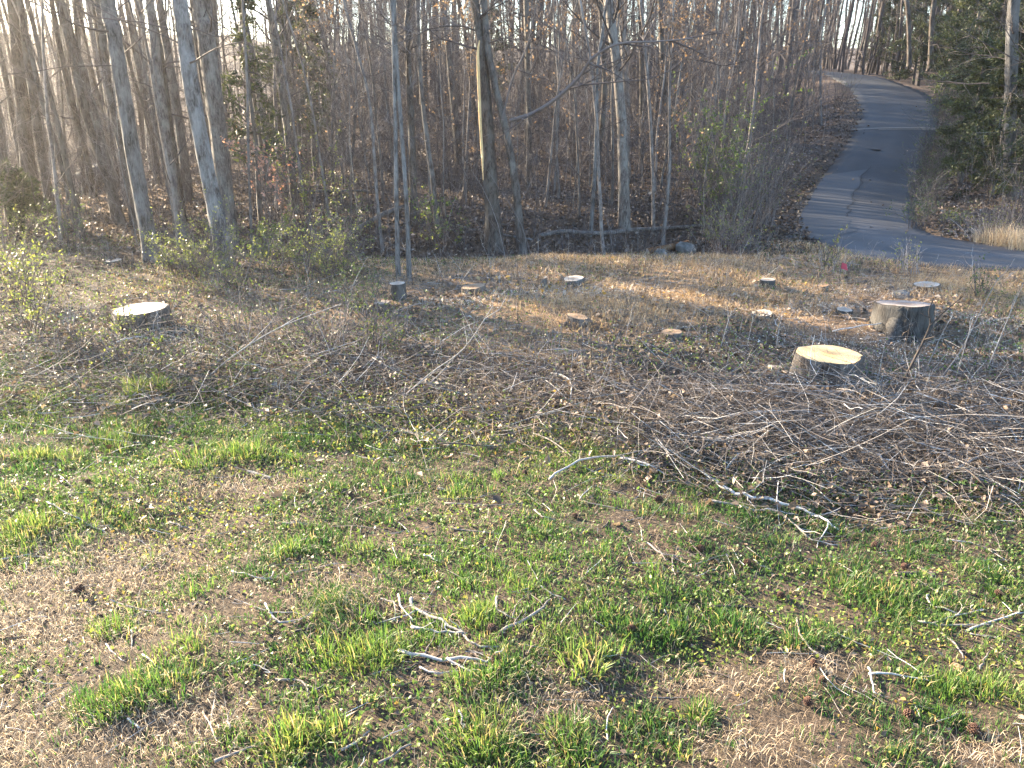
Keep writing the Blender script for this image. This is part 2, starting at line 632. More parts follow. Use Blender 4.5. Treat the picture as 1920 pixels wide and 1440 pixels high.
n.bump(grit, .35, .006)
n.b.inputs['Roughness'].default_value = .7
n.b.inputs['Specular IOR Level'].default_value = .28
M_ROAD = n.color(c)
n = NT('pale_asphalt_patch')
grit = n.noise(n.coord('Object'), 90, 4, .7)
n.b.inputs['Roughness'].default_value = .6
M_PATCH = n.color(n.ramp(grit, [(.3, (.024, .025, .028)), (.7, (.054, .054, .058))]))
n = NT('crack_fill')
M_CRACK = n.color(n.ramp(n.noise(n.coord('Object'), 30), [(.3, (.012, .012, .013)), (.7, (.035, .033, .032))]))
n = NT('pale_gravel')
M_DRAIN = n.color(n.ramp(n.noise(n.coord('Object'), 40), [(.3, (.10, .09, .08)), (.7, (.20, .185, .165))]))

# ------------------------------------------------------------------ setting: ground and road
def spaced(*segs):
    return np.unique(np.round(np.concatenate([np.arange(a, b, s) for a, b, s in segs]), 4))


gx = spaced((-240, -60, 12), (-60, -24, 2.5), (-24, -12, .8), (-12, 17, .2), (17, 30, 1), (30, 70, 4), (70, 241, 12))
gy = spaced((-30, -2, 2), (-2, 2, .5), (2, 24, .16), (24, 40, .5), (40, 72, 1.2), (72, 160, 5), (160, 341, 12))
X, Y = np.meshgrid(gx, gy)
Z = ground_z(X, Y)
near = (Y > 2) & (Y < 13) & (np.abs(X) < 12)
Z = Z + near * (.012 * wav(X, Y, 9, o=3) + .010 * wav(X, Y, 17, o=11))
rd, _ = road_lookup(X, Y)
Z = np.where(rd < -.10, Z - .07, Z)
g = Geo()
ny, nx = X.shape
i = (np.arange(ny - 1)[:, None] * nx + np.arange(nx - 1)[None, :]).ravel()
g.add(np.stack([X, Y, Z], -1), np.stack([i, i + 1, i + nx + 1, i + nx], -1))
me = g.mesh('ground', M_GROUND)
zone = np.zeros((ny, nx, 4))
zone[..., 3] = 1
zone[..., 0] = 1 - sm(6.6, 8.2, Y + .35 * X * .3 + .5 * wav(X, Y, .8))
zone[..., 1] = sm(14.2, 16.2, Y + .5 * wav(X, Y, .9)) * (1 - (1 - sm(-.2, 1.8, rd)) * (Y < 26))
zone[..., 2] = sm(8.8, 11, Y + .4 * wav(X, Y, 1.1)) * (1 - sm(15.2, 17.2, Y)) * sm(-6, -1, X) + .6 * (1 - sm(.2, 1.6, rd)) * (Y < 19)
zone[..., 2] = np.maximum(zone[..., 2], sm(15, 17, Y) * (1 - sm(24, 30, Y)) * (1 - sm(-9, -6, X)) * .7)
ca = me.color_attributes.new('zone', 'FLOAT_COLOR', 'POINT')
ca.data.foreach_set('color', np.clip(zone, 0, 1).astype(np.float32).ravel())
tag(link('ground', me), kind='structure')

g = Geo()
N = 9
rows = []
for k in range(len(RLs)):
    for j in range(N):
        t = j / (N - 1)
        p = RLs[k] * (1 - t) + RRs[k] * t
        p[2] = road_z(p[1]) + .035 * math.sin(math.pi * t) + .012
        if j in (0, N - 1):
            e = RLs[k] - RRs[k]
            e = e / np.linalg.norm(e) * (1 if j == 0 else -1)
            p = p + e * (.06 * math.sin(k * 1.9) + .045 * math.sin(k * 4.3 + j))
        rows.append(p)
rows = np.array(rows).reshape(-1, N, 3)
skirtL, skirtR = rows[:, :1].copy(), rows[:, -1:].copy()
skirtL[..., 2] -= .16
skirtR[..., 2] -= .16
full = np.concatenate([skirtL, rows, skirtR], 1)
K = N + 2
i = (np.arange(len(full) - 1)[:, None] * K + np.arange(K - 1)[None]).ravel()
tt = np.tile(np.concatenate([[0], np.linspace(0, 1, N), [1]]), len(full))
g.add(full, np.stack([i, i + K, i + K + 1, i + 1], -1), tint=tt)
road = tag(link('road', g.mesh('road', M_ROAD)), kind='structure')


def on_road(s, t):
    """point on the road surface: s along (0..159), t across (0..1)"""
    a = resample(np.stack([RLs[int(min(s, 158))], RLs[int(min(s, 158)) + 1]]), 2)
    k = int(min(s, 158))
    f = s - k
    l, r = RLs[k] * (1 - f) + RLs[k + 1] * f, RRs[k] * (1 - f) + RRs[k + 1] * f
    p = l * (1 - t) + r * t
    p[2] = road_z(p[1]) + .035 * math.sin(math.pi * t) + .012
    return p


def strip(name, pts, w, mat, lift):
    P = np.array([on_road(*q) for q in pts])
    P[:, 2] += lift
    T = unit(np.gradient(P, axis=0))
    S = np.stack([T[:, 1], -T[:, 0], np.zeros(len(T))], 1)
    ww = np.broadcast_to(w, (len(P),))[:, None]
    z0 = P[:, 2] - road_z(P[:, 1])
    A_, B_ = P + S * ww * .5, P - S * ww * .5
    for E_ in (A_, B_):
        E_[:, 2] = road_z(E_[:, 1]) + z0
    V = np.stack([A_, B_], 1).reshape(-1, 3)
    i = np.arange(len(P) - 1) * 2
    gg = Geo().add(V, np.stack([i, i + 2, i + 3, i + 1], -1))
    o = link(name, gg.mesh(name, mat), road)
    return o


def road_s(v):
    vv = project((RLs + RRs) / 2)[1]
    k = np.where((vv[:-1] >= v) & (vv[1:] < v))[0]
    return float(k[-1]) if len(k) else 80.0


_s1, _s2, _s3 = road_s(395), road_s(310), road_s(243)
# paler slab with a crack along its side, and the cross drain
P = []
for a in np.linspace(_s1 - 14, _s2 - 2, 26):
    P.append([on_road(a, t) + np.array([0, 0, .006]) for t in np.linspace(.03, .40 + .02 * math.sin(a), 5)])
P = np.array(P)
i = (np.arange(25)[:, None] * 5 + np.arange(4)[None]).ravel()
link('asphalt_patch', Geo().add(P, np.stack([i, i + 5, i + 6, i + 1], -1)).mesh('asphalt_patch', M_PATCH), road)
strip('crack', [(a, .415 + .02 * math.sin(a) + .008 * math.sin(a * 3.1)) for a in np.linspace(_s1 - 4, _s2 - 1, 60)], .010 + .010 * np.abs(np.sin(np.arange(60) * .7)), M_CRACK, .012)
strip('cross_drain', [(_s3 + .35 * t, t) for t in np.linspace(-.03, 1.03, 20)], .16, M_DRAIN, .009)
strip('cross_drain', [(_s3 - .75 + .1 * t, t) for t in np.linspace(.3, 1.03, 16)], .08, M_DRAIN, .009)
_s4 = road_s(280)
P = np.array([on_road(_s4, .38) + np.array([.16 * math.cos(a) * (1 + .3 * math.sin(3 * a)), .22 * math.sin(a) * (1 + .25 * math.cos(2 * a)), .007]) for a in np.linspace(0, 6.28, 18)[:-1]])
V = np.concatenate([[P.mean(0)], P])
i = np.arange(17)
link('tar_stain', Geo().add(V, None, np.stack([np.zeros(17, int), i + 1, (i + 1) % 17 + 1], -1)).mesh('tar_stain', M_CRACK), road)
# crumbled dark edge along the road's left side
gg = Geo()
M = 220
ss = rng.uniform(road_s(430), road_s(170), M)
for a in ss:
    p = on_road(a, rng.choice([-.02, 1.02]) + rng.normal(0, .02))
    r_ = rng.uniform(.012, .035)
    q = p + rng.normal(0, r_, (6, 3)) * np.array([1, 1, .4]) + np.array([0, 0, .0])
    gg.add(q, None, [[0, 1, 2], [0, 2, 3], [0, 3, 4], [1, 4, 5], [2, 1, 5]])
o = link('edge_crumbs', gg.mesh('edge_crumbs', M_CRACK, False), road)
o['kind'] = 'stuff'

# ------------------------------------------------------------------ stumps
USED = []   # (x, y, r) keep-out circles


def stump(u, vb, wpx, vtop, label, bark, cut, tilt=0.0, tdir=0.0, flare=1.18, roots=0, hmin=.05, root_az=None, seed=0):
    r_ = np.random.default_rng(100 + seed)
    b = hit(u, vb)
    dp = depth(b)
    R = wpx / 2 * dp / F
    b = b + np.array([0, R * .75, 0])
    b[2] = float(ground_z(b[0], b[1]))
    h = max(at_y(u, vtop, b[1])[2] - b[2], hmin)
    root = empty('tree_stump', b, label, 'stump', 'stumps of felled trees in the clearing')
    USED.append((b[0], b[1], R * 1.3))
    n, K = 40, 9
    a = np.arange(n) / n * 2 * math.pi
    lob = .045 * np.sin(a * 3 + r_.uniform(0, 6)) + .03 * np.sin(a * 5 + r_.uniform(0, 6))
    fur = r_.normal(0, .018, n)
    top = h + tilt * R * np.cos(a - tdir)
    rows = []
    for k in range(K):
        f = k / (K - 1)
        fl = 1 + (flare - 1) * (1 - f) ** 2.2 + lob * (1.6 - f) * (1 + 2.2 * (flare - 1) * (1 - f)) + fur + r_.normal(0, .008, n)
        z = -.10 * (1 - f) + top * f
        rows.append(np.stack([R * fl * np.cos(a), R * fl * np.sin(a), z + 0 * a], 1))
    rows = np.array(rows)
    lip = rows[-1].copy()
    lip[:, :2] *= .93
    lip[:, 2] -= .002
    allr = np.concatenate([rows, lip[None]])
    j = np.arange(n)
    Q = np.concatenate([np.stack([k * n + j, k * n + (j + 1) % n, (k + 1) * n + (j + 1) % n, (k + 1) * n + j], -1) for k in range(K)])
    link('bark', Geo().add(allr, Q).mesh('bark', bark), root)
    rr = [lip * np.array([1, 1, 1])]
    V = [lip + np.array([0, 0, .004])]
    for s in (.72, .45, .2):
        p = lip.copy()
        p[:, :2] *= s
        p[:, 2] = h + (p[:, 2] - h) * s + .004 + r_.normal(0, .0025, n)
        V.append(p)
    V = np.concatenate(V)
    c0 = len(V)
    V = np.concatenate([V, [[0, 0, h + .004]]])
    Q = np.concatenate([np.stack([k * n + j, k * n + (j + 1) % n, (k + 1) * n + (j + 1) % n, (k + 1) * n + j], -1) for k in range(3)])
    T = np.stack([3 * n + j, 3 * n + (j + 1) % n, np.full(n, c0)], -1)
    link('cut_face', Geo().add(V, Q, T).mesh('cut_face', cut), root)
    azs = root_az if root_az is not None else list(r_.uniform(0, 6.28, roots))
    for az in azs:
        L = R * r_.uniform(.9, 1.4)
        f = np.linspace(0, 1, 7)
        P = np.stack([math.cos(az) * (R * .72 + L * f), math.sin(az) * (R * .72 + L * f), h * .52 * (1 - f) ** 2.0 - .03 - .05 * f], 1)
        gg = Geo()
        tubes(gg, P, np.array(R * .34 * (1 - .72 * f) * (1 + .12 * np.sin(f * 9))), 9)
        link('root', gg.mesh('root', bark), root)
    return root, b, R, h


TAU = 2 * math.pi
S_TAN = stump(1566, 716, 126, 664, 'large fresh stump with a bright tan cut face at the edge of the brush pile', M_STUMPBARK, M_CUTTAN, .0, 1.6, 1.16, seed=1)
S_GREY = stump(1704, 632, 104, 569, 'big grey stump with a spreading root and a rough weathered top', M_GREYSTUMP, M_CUTGREY, .12, -1.57, 1.13, root_az=[-2.2, -.1], seed=2)
stump(1744, 547, 47, 533, 'low reddish stump with a pale top close to the road edge', M_STUMPBARK, M_CUTPALE, .08, 0, 1.3, roots=2, seed=3)
stump(1441, 542, 28, 524, 'small pale stump with two spread roots below the road bend', M_GREYSTUMP, M_CUTPALE, .05, 0, 1.3, root_az=[-.5, 3.6], seed=4)
stump(1482, 551, 20, 540, 'short dark stub stump beside the small pale rooted stump', M_STUMPBARK, M_CUTBROWN, .1, 3, 1.1, seed=5)
stump(1546, 547, 20, 535, 'short dark stub stump alone on the sunlit pine straw', M_STUMPBARK, M_CUTBROWN, .2, 0, 1.1, seed=6)
stump(1586, 592, 30, 580, 'small stump with a whitish top near the big grey stump', M_GREYSTUMP, M_CUTPALE, .08, 2, 1.15, seed=7)
stump(1432, 597, 42, 588, 'very low stump cut almost flush showing a thin white disc', M_GREYSTUMP, M_CUTPALE, .12, .4, 1.1, seed=8)
stump(1261, 641, 40, 622, 'short brown barked stump in the middle of the reddish leaf patch', M_STUMPBARK, M_CUTBROWN, .05, 0, 1.12, seed=9)
stump(1084, 614, 42, 593, 'brown stump with one root sloping away and a slanted top', M_STUMPBARK, M_CUTBROWN, .14, 3.1, 1.2, root_az=[3.3], seed=10)
stump(1076, 541, 40, 522, 'white topped stump standing in spilled pale sawdust near the ditch', M_GREYSTUMP, M_CUTPALE, .10, .5, 1.15, seed=11)
stump(1019, 537, 13, 522, 'thin post-like stub stump near the lip of the ditch', M_STUMPBARK, M_CUTBROWN, .1, 0, 1.05, seed=12)
stump(887, 553, 46, 537, 'wide dark stump with a brown top before the split-trunk tree', M_STUMPBARK, M_CUTBROWN, .10, 0, 1.1, seed=13)
stump(745, 563, 31, 531, 'tall narrow stump with a white top in front of the paired slim trunks', M_GREYSTUMP, M_CUTPALE, .04, 0, 1.3, root_az=[-.4, 3.5], seed=14)
stump(715, 584, 31, 567, 'short stump with a white top just before the tall narrow stump', M_GREYSTUMP, M_CUTPALE, .05, 0, 1.1, seed=15)
S_BIGL = stump(251, 622, 102, 579, 'broad stump with a slightly slanting white cut face in the weeds', M_STUMPBARK, M_CUTPALE, .05, .2, 1.1, seed=16)
stump(206, 497, 34, 488, 'small distant stump with a white top under the pale leaning trunk', M_GREYSTUMP, M_CUTPALE, .04, 0, 1.1, seed=17)
stump(1119, 507, 12, 503, 'tiny low white stub at the bottom of the ditch bank', M_GREYSTUMP, M_CUTPALE, .1, 0, 1.1, seed=18)


# ------------------------------------------------------------------ trees
def twig_system(g, B, BR, r, ntw, sub, tint0=.3, tip=.0013, K2=4, spread=.8, n2=3, lens=(.25, .55)):
    """branches B (N,K,3) with radii BR, and twigs on them"""
    N = len(B)
    tubes(g, B, BR, 4, np.full(N, tint0))
    if not ntw:
        return None
    m = r.integers(0, N, ntw)
    t = r.uniform(.18, 1, ntw)
    S, D = along(B[m], t)
    L = np.linalg.norm(B[m, -1] - B[m, 0], axis=1)
    d2 = D + r.normal(0, spread, D.shape) * .75 + np.array([0, 0, .18])
    P = walk(S, d2, L * r.uniform(*lens, ntw), K2, .20, .02, r)
    r0 = np.maximum(BR[m, 0] * .42 * (1 - .55 * t), tip * 1.3)
    R = r0[:, None] * np.linspace(1, .0, K2)[None] + tip
    tubes(g, P, R, n2, r.uniform(.25, .75, ntw))
    if sub:
        m2 = r.integers(0, ntw, sub)
        S, D = along(P[m2], r.uniform(.25, 1, sub))
        L2 = np.linalg.norm(P[m2, -1] - P[m2, 0], axis=1)
        d3 = D + r.normal(0, .55, D.shape) + np.array([0, 0, .12])
        Q = walk(S, d3, np.maximum(L2 * r.uniform(.3, .7, sub), .12), 3, .22, .02, r)
        tubes(g, Q, np.linspace(1, .55, 3)[None] * np.full((sub, 1), tip * 1.1), 3, r.uniform(.35, 1.0, sub))
        return Q
    return P


def trunk_rows(P, R, n, r, rough=.06, g=None, tint=.5):
    """trunk tube with furrow-scale irregularity"""
    gg = g or Geo()
    V0 = Geo()
    tubes(V0, P, R, n)
    V = V0.arrays()[0].reshape(len(P), n, 3)
    k = 1 + r.normal(0, rough, (1, n, 1)) * .6 + r.normal(0, rough, (len(P), n, 1)) * .5
    if n >= 14:
        zz = np.linalg.norm(P - P[0], axis=1)[:, None, None]
        aa = np.arange(n)[None, :, None] / n * 2 * math.pi
        k = k + np.exp(-zz / .22) * .28 * (.6 + np.sin(aa * 4 + r.uniform(0, 6)) + .5 * np.sin(aa * 7 + r.uniform(0, 6)))
        k = k + .05 * np.sin(aa * 5 + zz * .8) + .04 * np.sin(zz * 3.1 + aa)
    V = P[:, None, :] + (V - P[:, None, :]) * k
    gg.add(V.reshape(-1, 3), V0.arrays()[1], None, tint)
    return gg


def make_proto(seed, h, r0, b0, nb, ntw, nsub, blen, el=(25, 65), lean=.03, leafy=0, sides=7):
    r = np.random.default_rng(seed)
    K = 15
    P = [np.array([0, 0, -.15])]
    d = np.array([r.normal(0, lean), r.normal(0, lean), 1.0])
    for k in range(K - 1):
        d = unit(d + np.append(r.normal(0, .045, 2), 0))
        P.append(P[-1] + d * h / (K - 1))
    P = np.array(P)
    f = np.linspace(0, 1, K)
    R = r0 * (1 - .82 * f ** 1.1) + .35 * r0 * np.exp(-f * 28)
    tg = trunk_rows(P, R, sides, r, .05)
    fr = b0 + (1 - b0) * r.uniform(0, 1, nb) ** 1.1
    S, _ = along(np.repeat(P[None], nb, 0), fr)
    az = r.uniform(0, TAU, nb)
    e = np.radians(r.uniform(*el, nb))
    D = np.stack([np.cos(az) * np.cos(e), np.sin(az) * np.cos(e), np.sin(e)], 1)
    L = blen * (1.1 - .75 * (fr - b0) / (1 - b0)) * r.uniform(.45, 1.15, nb)
    B = walk(S, D, L, 7, .13, .05, r)
    rb = np.interp(fr, f, R) * r.uniform(.16, .34, nb)
    BR = rb[:, None] * np.linspace(1, .18, 7)[None] + .0015
    cg = Geo()
    Q = twig_system(cg, B, BR, r, ntw, nsub)
    lg = None
    if leafy:
        lg = Geo()
        m = r.integers(0, len(Q), leafy)
        C, _ = along(Q[m], r.uniform(.2, 1, leafy))
        leaves(lg, C + np.array([0, 0, -.03]), r.uniform(.05, .10, leafy), r, r.uniform(0, 1, leafy), .2)
    return tg, cg, lg


def place(proto, loc, rot, scale, name, label, cat, group):
    root = empty(name, loc, label, cat, group)
    root.rotation_euler = (0, 0, rot)
    root.scale = (scale, scale, scale)
    for nm, me in proto:
        link(nm, me, root)
    return root


def proto_meshes(parts, bark, tw=M_TWIG, lf=M_BEECH):
    tg, cg, lg = parts
    out = [('trunk', tg.mesh('trunk', bark)), ('crown', cg.mesh('crown', tw))]
    if lg:
        out.append(('leaves', lg.mesh('leaves', lf)))
    return out


SAP = [proto_meshes(make_proto(200 + k, h, r0 * .8, .08, nb + 6, 230, 520, bl), M_SAPBARK if k % 3 else M_PALEBARK)
       for k, (h, r0, nb, bl) in enumerate([(6.5, .026, 24, 1.5), (7.5, .035, 28, 1.7), (5.5, .020, 20, 1.2), (8, .040, 26, 1.9), (6, .024, 24, 1.5), (7, .030, 30, 1.5), (4.2, .016, 20, 1.0), (9, .045, 28, 2.0)])]
TREE = [proto_meshes(make_proto(300 + k, h, r0 * .8, .2, nb, 280, 480, bl, (5, 55), sides=10), m)
        for k, (h, r0, nb, bl, m) in enumerate([(14, .10, 34, 2.6, M_MIDBARK), (15, .13, 36, 2.8, M_DARKBARK), (13, .085, 32, 2.4, M_DARKBARK), (16, .15, 36, 3.0, M_MIDBARK), (12, .07, 34, 2.2, M_MIDBARK)])]
POLE = [proto_meshes(make_proto(350 + k, h, r0, .14, nb, 50, 60, bl, (5, 50), sides=9), m)
        for k, (h, r0, nb, bl, m) in enumerate([(13, .075, 14, 1.8, M_DARKBARK), (14, .10, 14, 2.2, M_MIDBARK), (11, .055, 14, 1.5, M_DARKBARK), (9, .035, 14, 1.2, M_SAPBARK)])]
BEECH = [proto_meshes(make_proto(400 + k, h, r0, .10, 26, 170, 300, bl, leafy=nl), M_SAPBARK)
         for k, (h, r0, bl, nl) in enumerate([(5.5, .03, 1.5, 260), (7, .04, 1.8, 320)])]

# the trunks that stand out in the photograph: points from the base upwards, widths at the base and at the top of the frame
NAMED = [
    ('thick dark trunk rising at the sunny end of the wood', [(58, 396), (42, 200), (25, 0)], 32, 23, M_DARKBARK, 6),
    ('dark trunk directly beside the thick dark trunk at the sunny end', [(99, 416), (84, 330), (63, 190), (45, 60), (37, 0)], 21, 13, M_DARKBARK, 5),
    ('thin dark curving trunk leaning between two thicker dark ones', [(147, 442), (112, 300), (80, 195), (58, 100), (36, 10)], 11, 8, M_DARKBARK, 4),
    ('mid-sized dark trunk with a long lean standing near the fallen log', [(230, 421), (192, 310), (157, 200), (132, 90), (108, 0)], 20, 12, M_DARKBARK, 5),
    ('straight dark trunk just behind the pale leaning trunk', [(254, 424), (232, 300), (207, 183), (191, 60), (183, 0)], 16, 12, M_DARKBARK, 5),
    ('pale bluish grey leaning trunk at the front of the wood', [(287, 490), (262, 360), (228, 160), (213, 60), (200, 0)], 33, 26, M_PALEBARK, 5),
    ('grey-brown trunk with a swollen base between the two pale trunks', [(341, 443), (322, 330), (300, 170), (291, 80), (281, 0)], 25, 16, M_MIDBARK, 5),
    ('pale lichen-spotted trunk leaning in front of a thicker straight one', [(424, 498), (398, 370), (360, 175), (348, 80), (337, 0)], 37, 29, M_PALEBARK, 4),
    ('thick straight grey trunk half hidden by the lichen-spotted trunk', [(430, 462), (418, 320), (399, 170), (386, 60), (376, 0)], 36, 33, M_MIDBARK, 5),
    ('very thin straight stem beside the lichen-spotted trunk', [(472, 472), (466, 300), (463, 150), (455, 0)], 6, 5, M_SAPBARK, 3),
    ('narrow dark trunk behind the pink-leaved shrub', [(566, 330), (556, 200), (546, 100), (536, 0)], 9, 7, M_DARKBARK, 5),
    ('first of two slim parallel grey trunks at the wood edge', [(747, 526), (744, 400), (742, 250), (738, 90), (734, 0)], 11, 8, M_PALEBARK, 4),
    ('second of two slim parallel grey trunks with mottled lichen bark', [(767, 527), (764, 420), (757, 300), (748, 180), (741, 60), (739, 0)], 11, 8, M_PALEBARK, 4),
    ('slim brown trunk a little behind the paired grey trunks', [(822, 446), (812, 340), (803, 280), (789, 150), (782, 0)], 13, 7, M_MIDBARK, 4),
    ('dark tree with a long strip of split pale wood down its trunk', [(928, 464), (919, 330), (911, 200), (902, 80), (889, 0)], 38, 17, M_DARKBARK, 5),
    ('dark leaning tree crossing the split trunk and throwing out an arching limb', [(980, 474), (966, 340), (945, 230), (926, 150), (912, 70), (907, 0)], 19, 12, M_MIDBARK, 5),
    ('pale sunlit sapling standing behind the long fallen log', [(1107, 442), (1115, 320), (1119, 200), (1120, 130), (1131, 50), (1138, 0)], 9, 6, M_PALEBARK, 4),
    ('dark trunk on the slope above the long fallen log', [(1253, 322), (1250, 230), (1243, 130), (1238, 0)], 15, 10, M_DARKBARK, 5),
    ('narrow dark trunk next to the dark trunk on the slope', [(1203, 320), (1203, 160), (1199, 0)], 10, 8, M_DARKBARK, 5),
    ('sunlit rough trunk on the far side of the road', [(1897, 372), (1893, 260), (1896, 150), (1902, 0)], 27, 23, M_PALEBARK, 6),
    ('very thin pale stem at the verge where the road crests', [(1541, 236), (1538, 150), (1541, 60), (1551, 0)], 6, 4, M_PALEBARK, 4),
    ('slender twin-stemmed tree right behind the pale log', [(1226, 428), (1224, 330), (1218, 200), (1207, 60), (1200, -30)], 8, 6, M_SAPBARK, 4),
    ('slim pale pole of a tree slanting beside the paired grey trunks', [(718, 474), (706, 360), (694, 200), (668, 90), (640, -20)], 8, 6, M_SAPBARK, 4),
    ('dark mossy trunk with a low crook behind the split trunk', [(862, 308), (850, 190), (838, 70), (829, 0)], 15, 11, M_MIDBARK, 5),
    ('tall dark pole right behind the leaning limbed tree', [(987, 300), (988, 150), (985, 0)], 11, 9, M_DARKBARK, 5),
    ('dark trunk cut by the edge of the picture on the sunny side', [(22, 425), (8, 320), (-14, 200), (-40, 60)], 24, 18, M_DARKBARK, 4),
    ('dark pole in the shaded grove across the road', [(1706, 118), (1704, 50), (1700, 0)], 10, 9, M_DARKBARK, 4),
    ('second dark pole in the shaded grove across the road', [(1746, 122), (1747, 50), (1752, 0)], 12, 10, M_DARKBARK, 4),
]
LAND = {}
for k, (label, pts, wb, wt, mat, nbr) in enumerate(NAMED):
    r = np.random.default_rng(500 + k)
    b = hit(*pts[0])
    P = [b + np.array([0, 0, -.15])]
    for (u, vv) in pts[1:]:
        P.append(at_y(u, vv, b[1] + .1 * (len(P))))
    P = np.array(P)
    d = P[-1] - P[-2]
    d = unit(d * np.array([.6, .6, 1]))
    Hm = max(13.0 - P[-1][2], 3)
    for q in (.35, .7, 1.0):
        P = np.vstack([P, P[len(pts) - 1] + d * Hm * q + np.append(r.normal(0, .25, 2), 0)])
    P = resample(P, 46)
    s = np.clip((P[:, 2] - P[0, 2]) / max(at_y(*pts[-1], b[1])[2] - P[0, 2], .1), 0, None)
    dp = depth(b)
    rb, rt = wb * .43 * dp / F, wt * .43 * dp / F
    R = np.where(s < 1, rb * .93 + (rt - rb * .93) * s, rt * np.clip(1 - (s - 1) * rt * 2.2, .25, 1)) + rb * .32 * np.exp(-s * 12)
    loc = b.copy()
    P = P - loc
    root = empty('bare_tree', loc, label, 'tree')
    USED.append((b[0], b[1], rb * 2 + .25))
    LAND[label] = (pts[0][0], b[1])
    link('trunk', trunk_rows(P, R, 22 if wb > 14 else 9, r, .085).mesh('trunk', mat), root)
    # low dead limbs and the crown above
    nb = 9 + nbr if pts[0][0] < 700 else 12 + nbr * 3
    fr = r.uniform(.12, 1, nb) ** .6
    S, _ = along(np.repeat(P[None], nb, 0), fr)
    az = r.uniform(0, TAU, nb)
    e = np.radians(r.uniform(-5, 50, nb))
    D = np.stack([np.cos(az) * np.cos(e), np.sin(az) * np.cos(e), np.sin(e)], 1)
    B = walk(S, D, r.uniform(.5, 2.6, nb) * min(1, .45 + rb * 5), 7, .16, .03, r)
    rbr = np.interp(fr, np.linspace(0, 1, 46), R) * r.uniform(.06, .20, nb)
    cg = Geo()
    twig_system(cg, B, rbr[:, None] * np.linspace(1, .2, 7)[None] + .0015, r, nb * (4 if pts[0][0] < 700 else 8), nb * (7 if pts[0][0] < 700 else 16))
    link('crown', cg.mesh('crown', M_TWIG), root)
    if 'split pale wood' in label:
        pp = np.array([at_y(u, vv, b[1] - .12) for u, vv in [(906, 338), (904, 290), (901, 240), (899, 190), (897, 140), (896, 100), (899, 76)]]) - loc
        pp = resample(pp, 20)
        gg = Geo()
        tubes(gg, pp, np.interp(np.arange(20), [0, 3, 14, 19], [.006, .028, .032, .012]), 7)
        link('split_wood', gg.mesh('split_wood', M_CUTTAN), root)
    if 'arching limb' in label:   # its limbs
        for lp, w0 in (([(957, 226), (1000, 212), (1045, 183), (1088, 142), (1112, 108), (1160, 82), (1230, 78), (1300, 72)], .045),
                       ([(1050, 172), (1090, 160), (1130, 156), (1170, 152), (1215, 148), (1262, 128), (1310, 84)], .024),
                       ([(942, 225), (960, 150), (985, 95), (1000, 40), (1010, -20)], .022)):
            pp = np.array([at_y(u, vv, b[1] - .15 - .25 * q) for q, (u, vv) in enumerate(lp)]) - loc
            pp = resample(pp, 22)
            rr = np.linspace(1, .3, 22) * w0
            gg = Geo()
            tubes(gg, pp, rr, 6, .6)
            B = np.stack([resample(pp[k2:k2 + 6], 7) for k2 in (3, 8, 13, 16)])
            q = Geo()
            Lm = walk(pp[[4, 7, 9, 11, 13, 15, 17, 19, 20]], np.c_[r.normal(.5, .6, 9), r.normal(-.1, .3, 9), r.normal(.3, .6, 9)], r.uniform(.5, 1.6, 9), 7, .15, .02, r)
            twig_system(gg, Lm, w0 * .35 * np.linspace(1, .2, 7)[None] * np.ones((9, 1)) + .002, r, 60, 120)
            link('limb', gg.mesh('limb', M_TWIG), root)


# ---- evergreens
def make_cedar(seed, h, rad, nb, nleaf, b0=.1, droop=-.03):
    r = np.random.default_rng(seed)
    K = 10
    f = np.linspace(0, 1, K)
    P = np.stack([.05 * h * np.cumsum(r.normal(0, .2, K)) * .3, .05 * h * np.cumsum(r.normal(0, .2, K)) * .3, f * h - .1], 1)
    R = .012 * h * (1 - .85 * f) + .004
    tg = trunk_rows(P, R, 7, r, .05)
    fr = b0 + (1 - b0) * r.uniform(0, .97, nb)
    S, _ = along(np.repeat(P[None], nb, 0), fr)
    az = r.uniform(0, TAU, nb)
    e = np.radians(r.uniform(-12, 45, nb))
    D = np.stack([np.cos(az) * np.cos(e), np.sin(az) * np.cos(e), np.sin(e)], 1)
    L = rad * (1.05 - .85 * fr ** 1.3) * r.uniform(.35, 1.25, nb)
    B = walk(S, D, L, 6, .18, droop, r)
    bg = Geo()
    twig_system(bg, B, (R[0] * .22 * np.linspace(1, .2, 6))[None] * np.ones((nb, 1)) + .002, r, nb * 3, nb * 3)
    m = r.integers(0, nb, nleaf)
    C, D2 = along(B[m], r.uniform(.25, 1.0, nleaf) ** .8)
    C = C + r.normal(0, .055 * rad ** .5, C.shape)
    fg = Geo()
    d = unit(D2 + r.normal(0, .6, D2.shape) + np.array([0, 0, .05]))
    w = unit(np.cross(d, r.normal(0, 1, d.shape)))
    s = r.uniform(.06, .15, nleaf)[:, None]
    wd = r.uniform(.012, .035, nleaf)[:, None]
    V = np.stack([C - w * wd, C + w * wd, C + d * s], 1)
    i = np.arange(nleaf)[:, None] * 3
    clump = r.uniform(0, .6, nb)[m]
    fg.add(V.reshape(-1, 3), None, i + np.array([0, 1, 2]), np.repeat(np.clip(clump + r.uniform(0, .4, nleaf), 0, 1), 3))
    return [('trunk', tg.mesh('trunk', M_MIDBARK)), ('crown', bg.mesh('crown', M_TWIG)), ('foliage', fg.mesh('foliage', M_NEEDLE))]


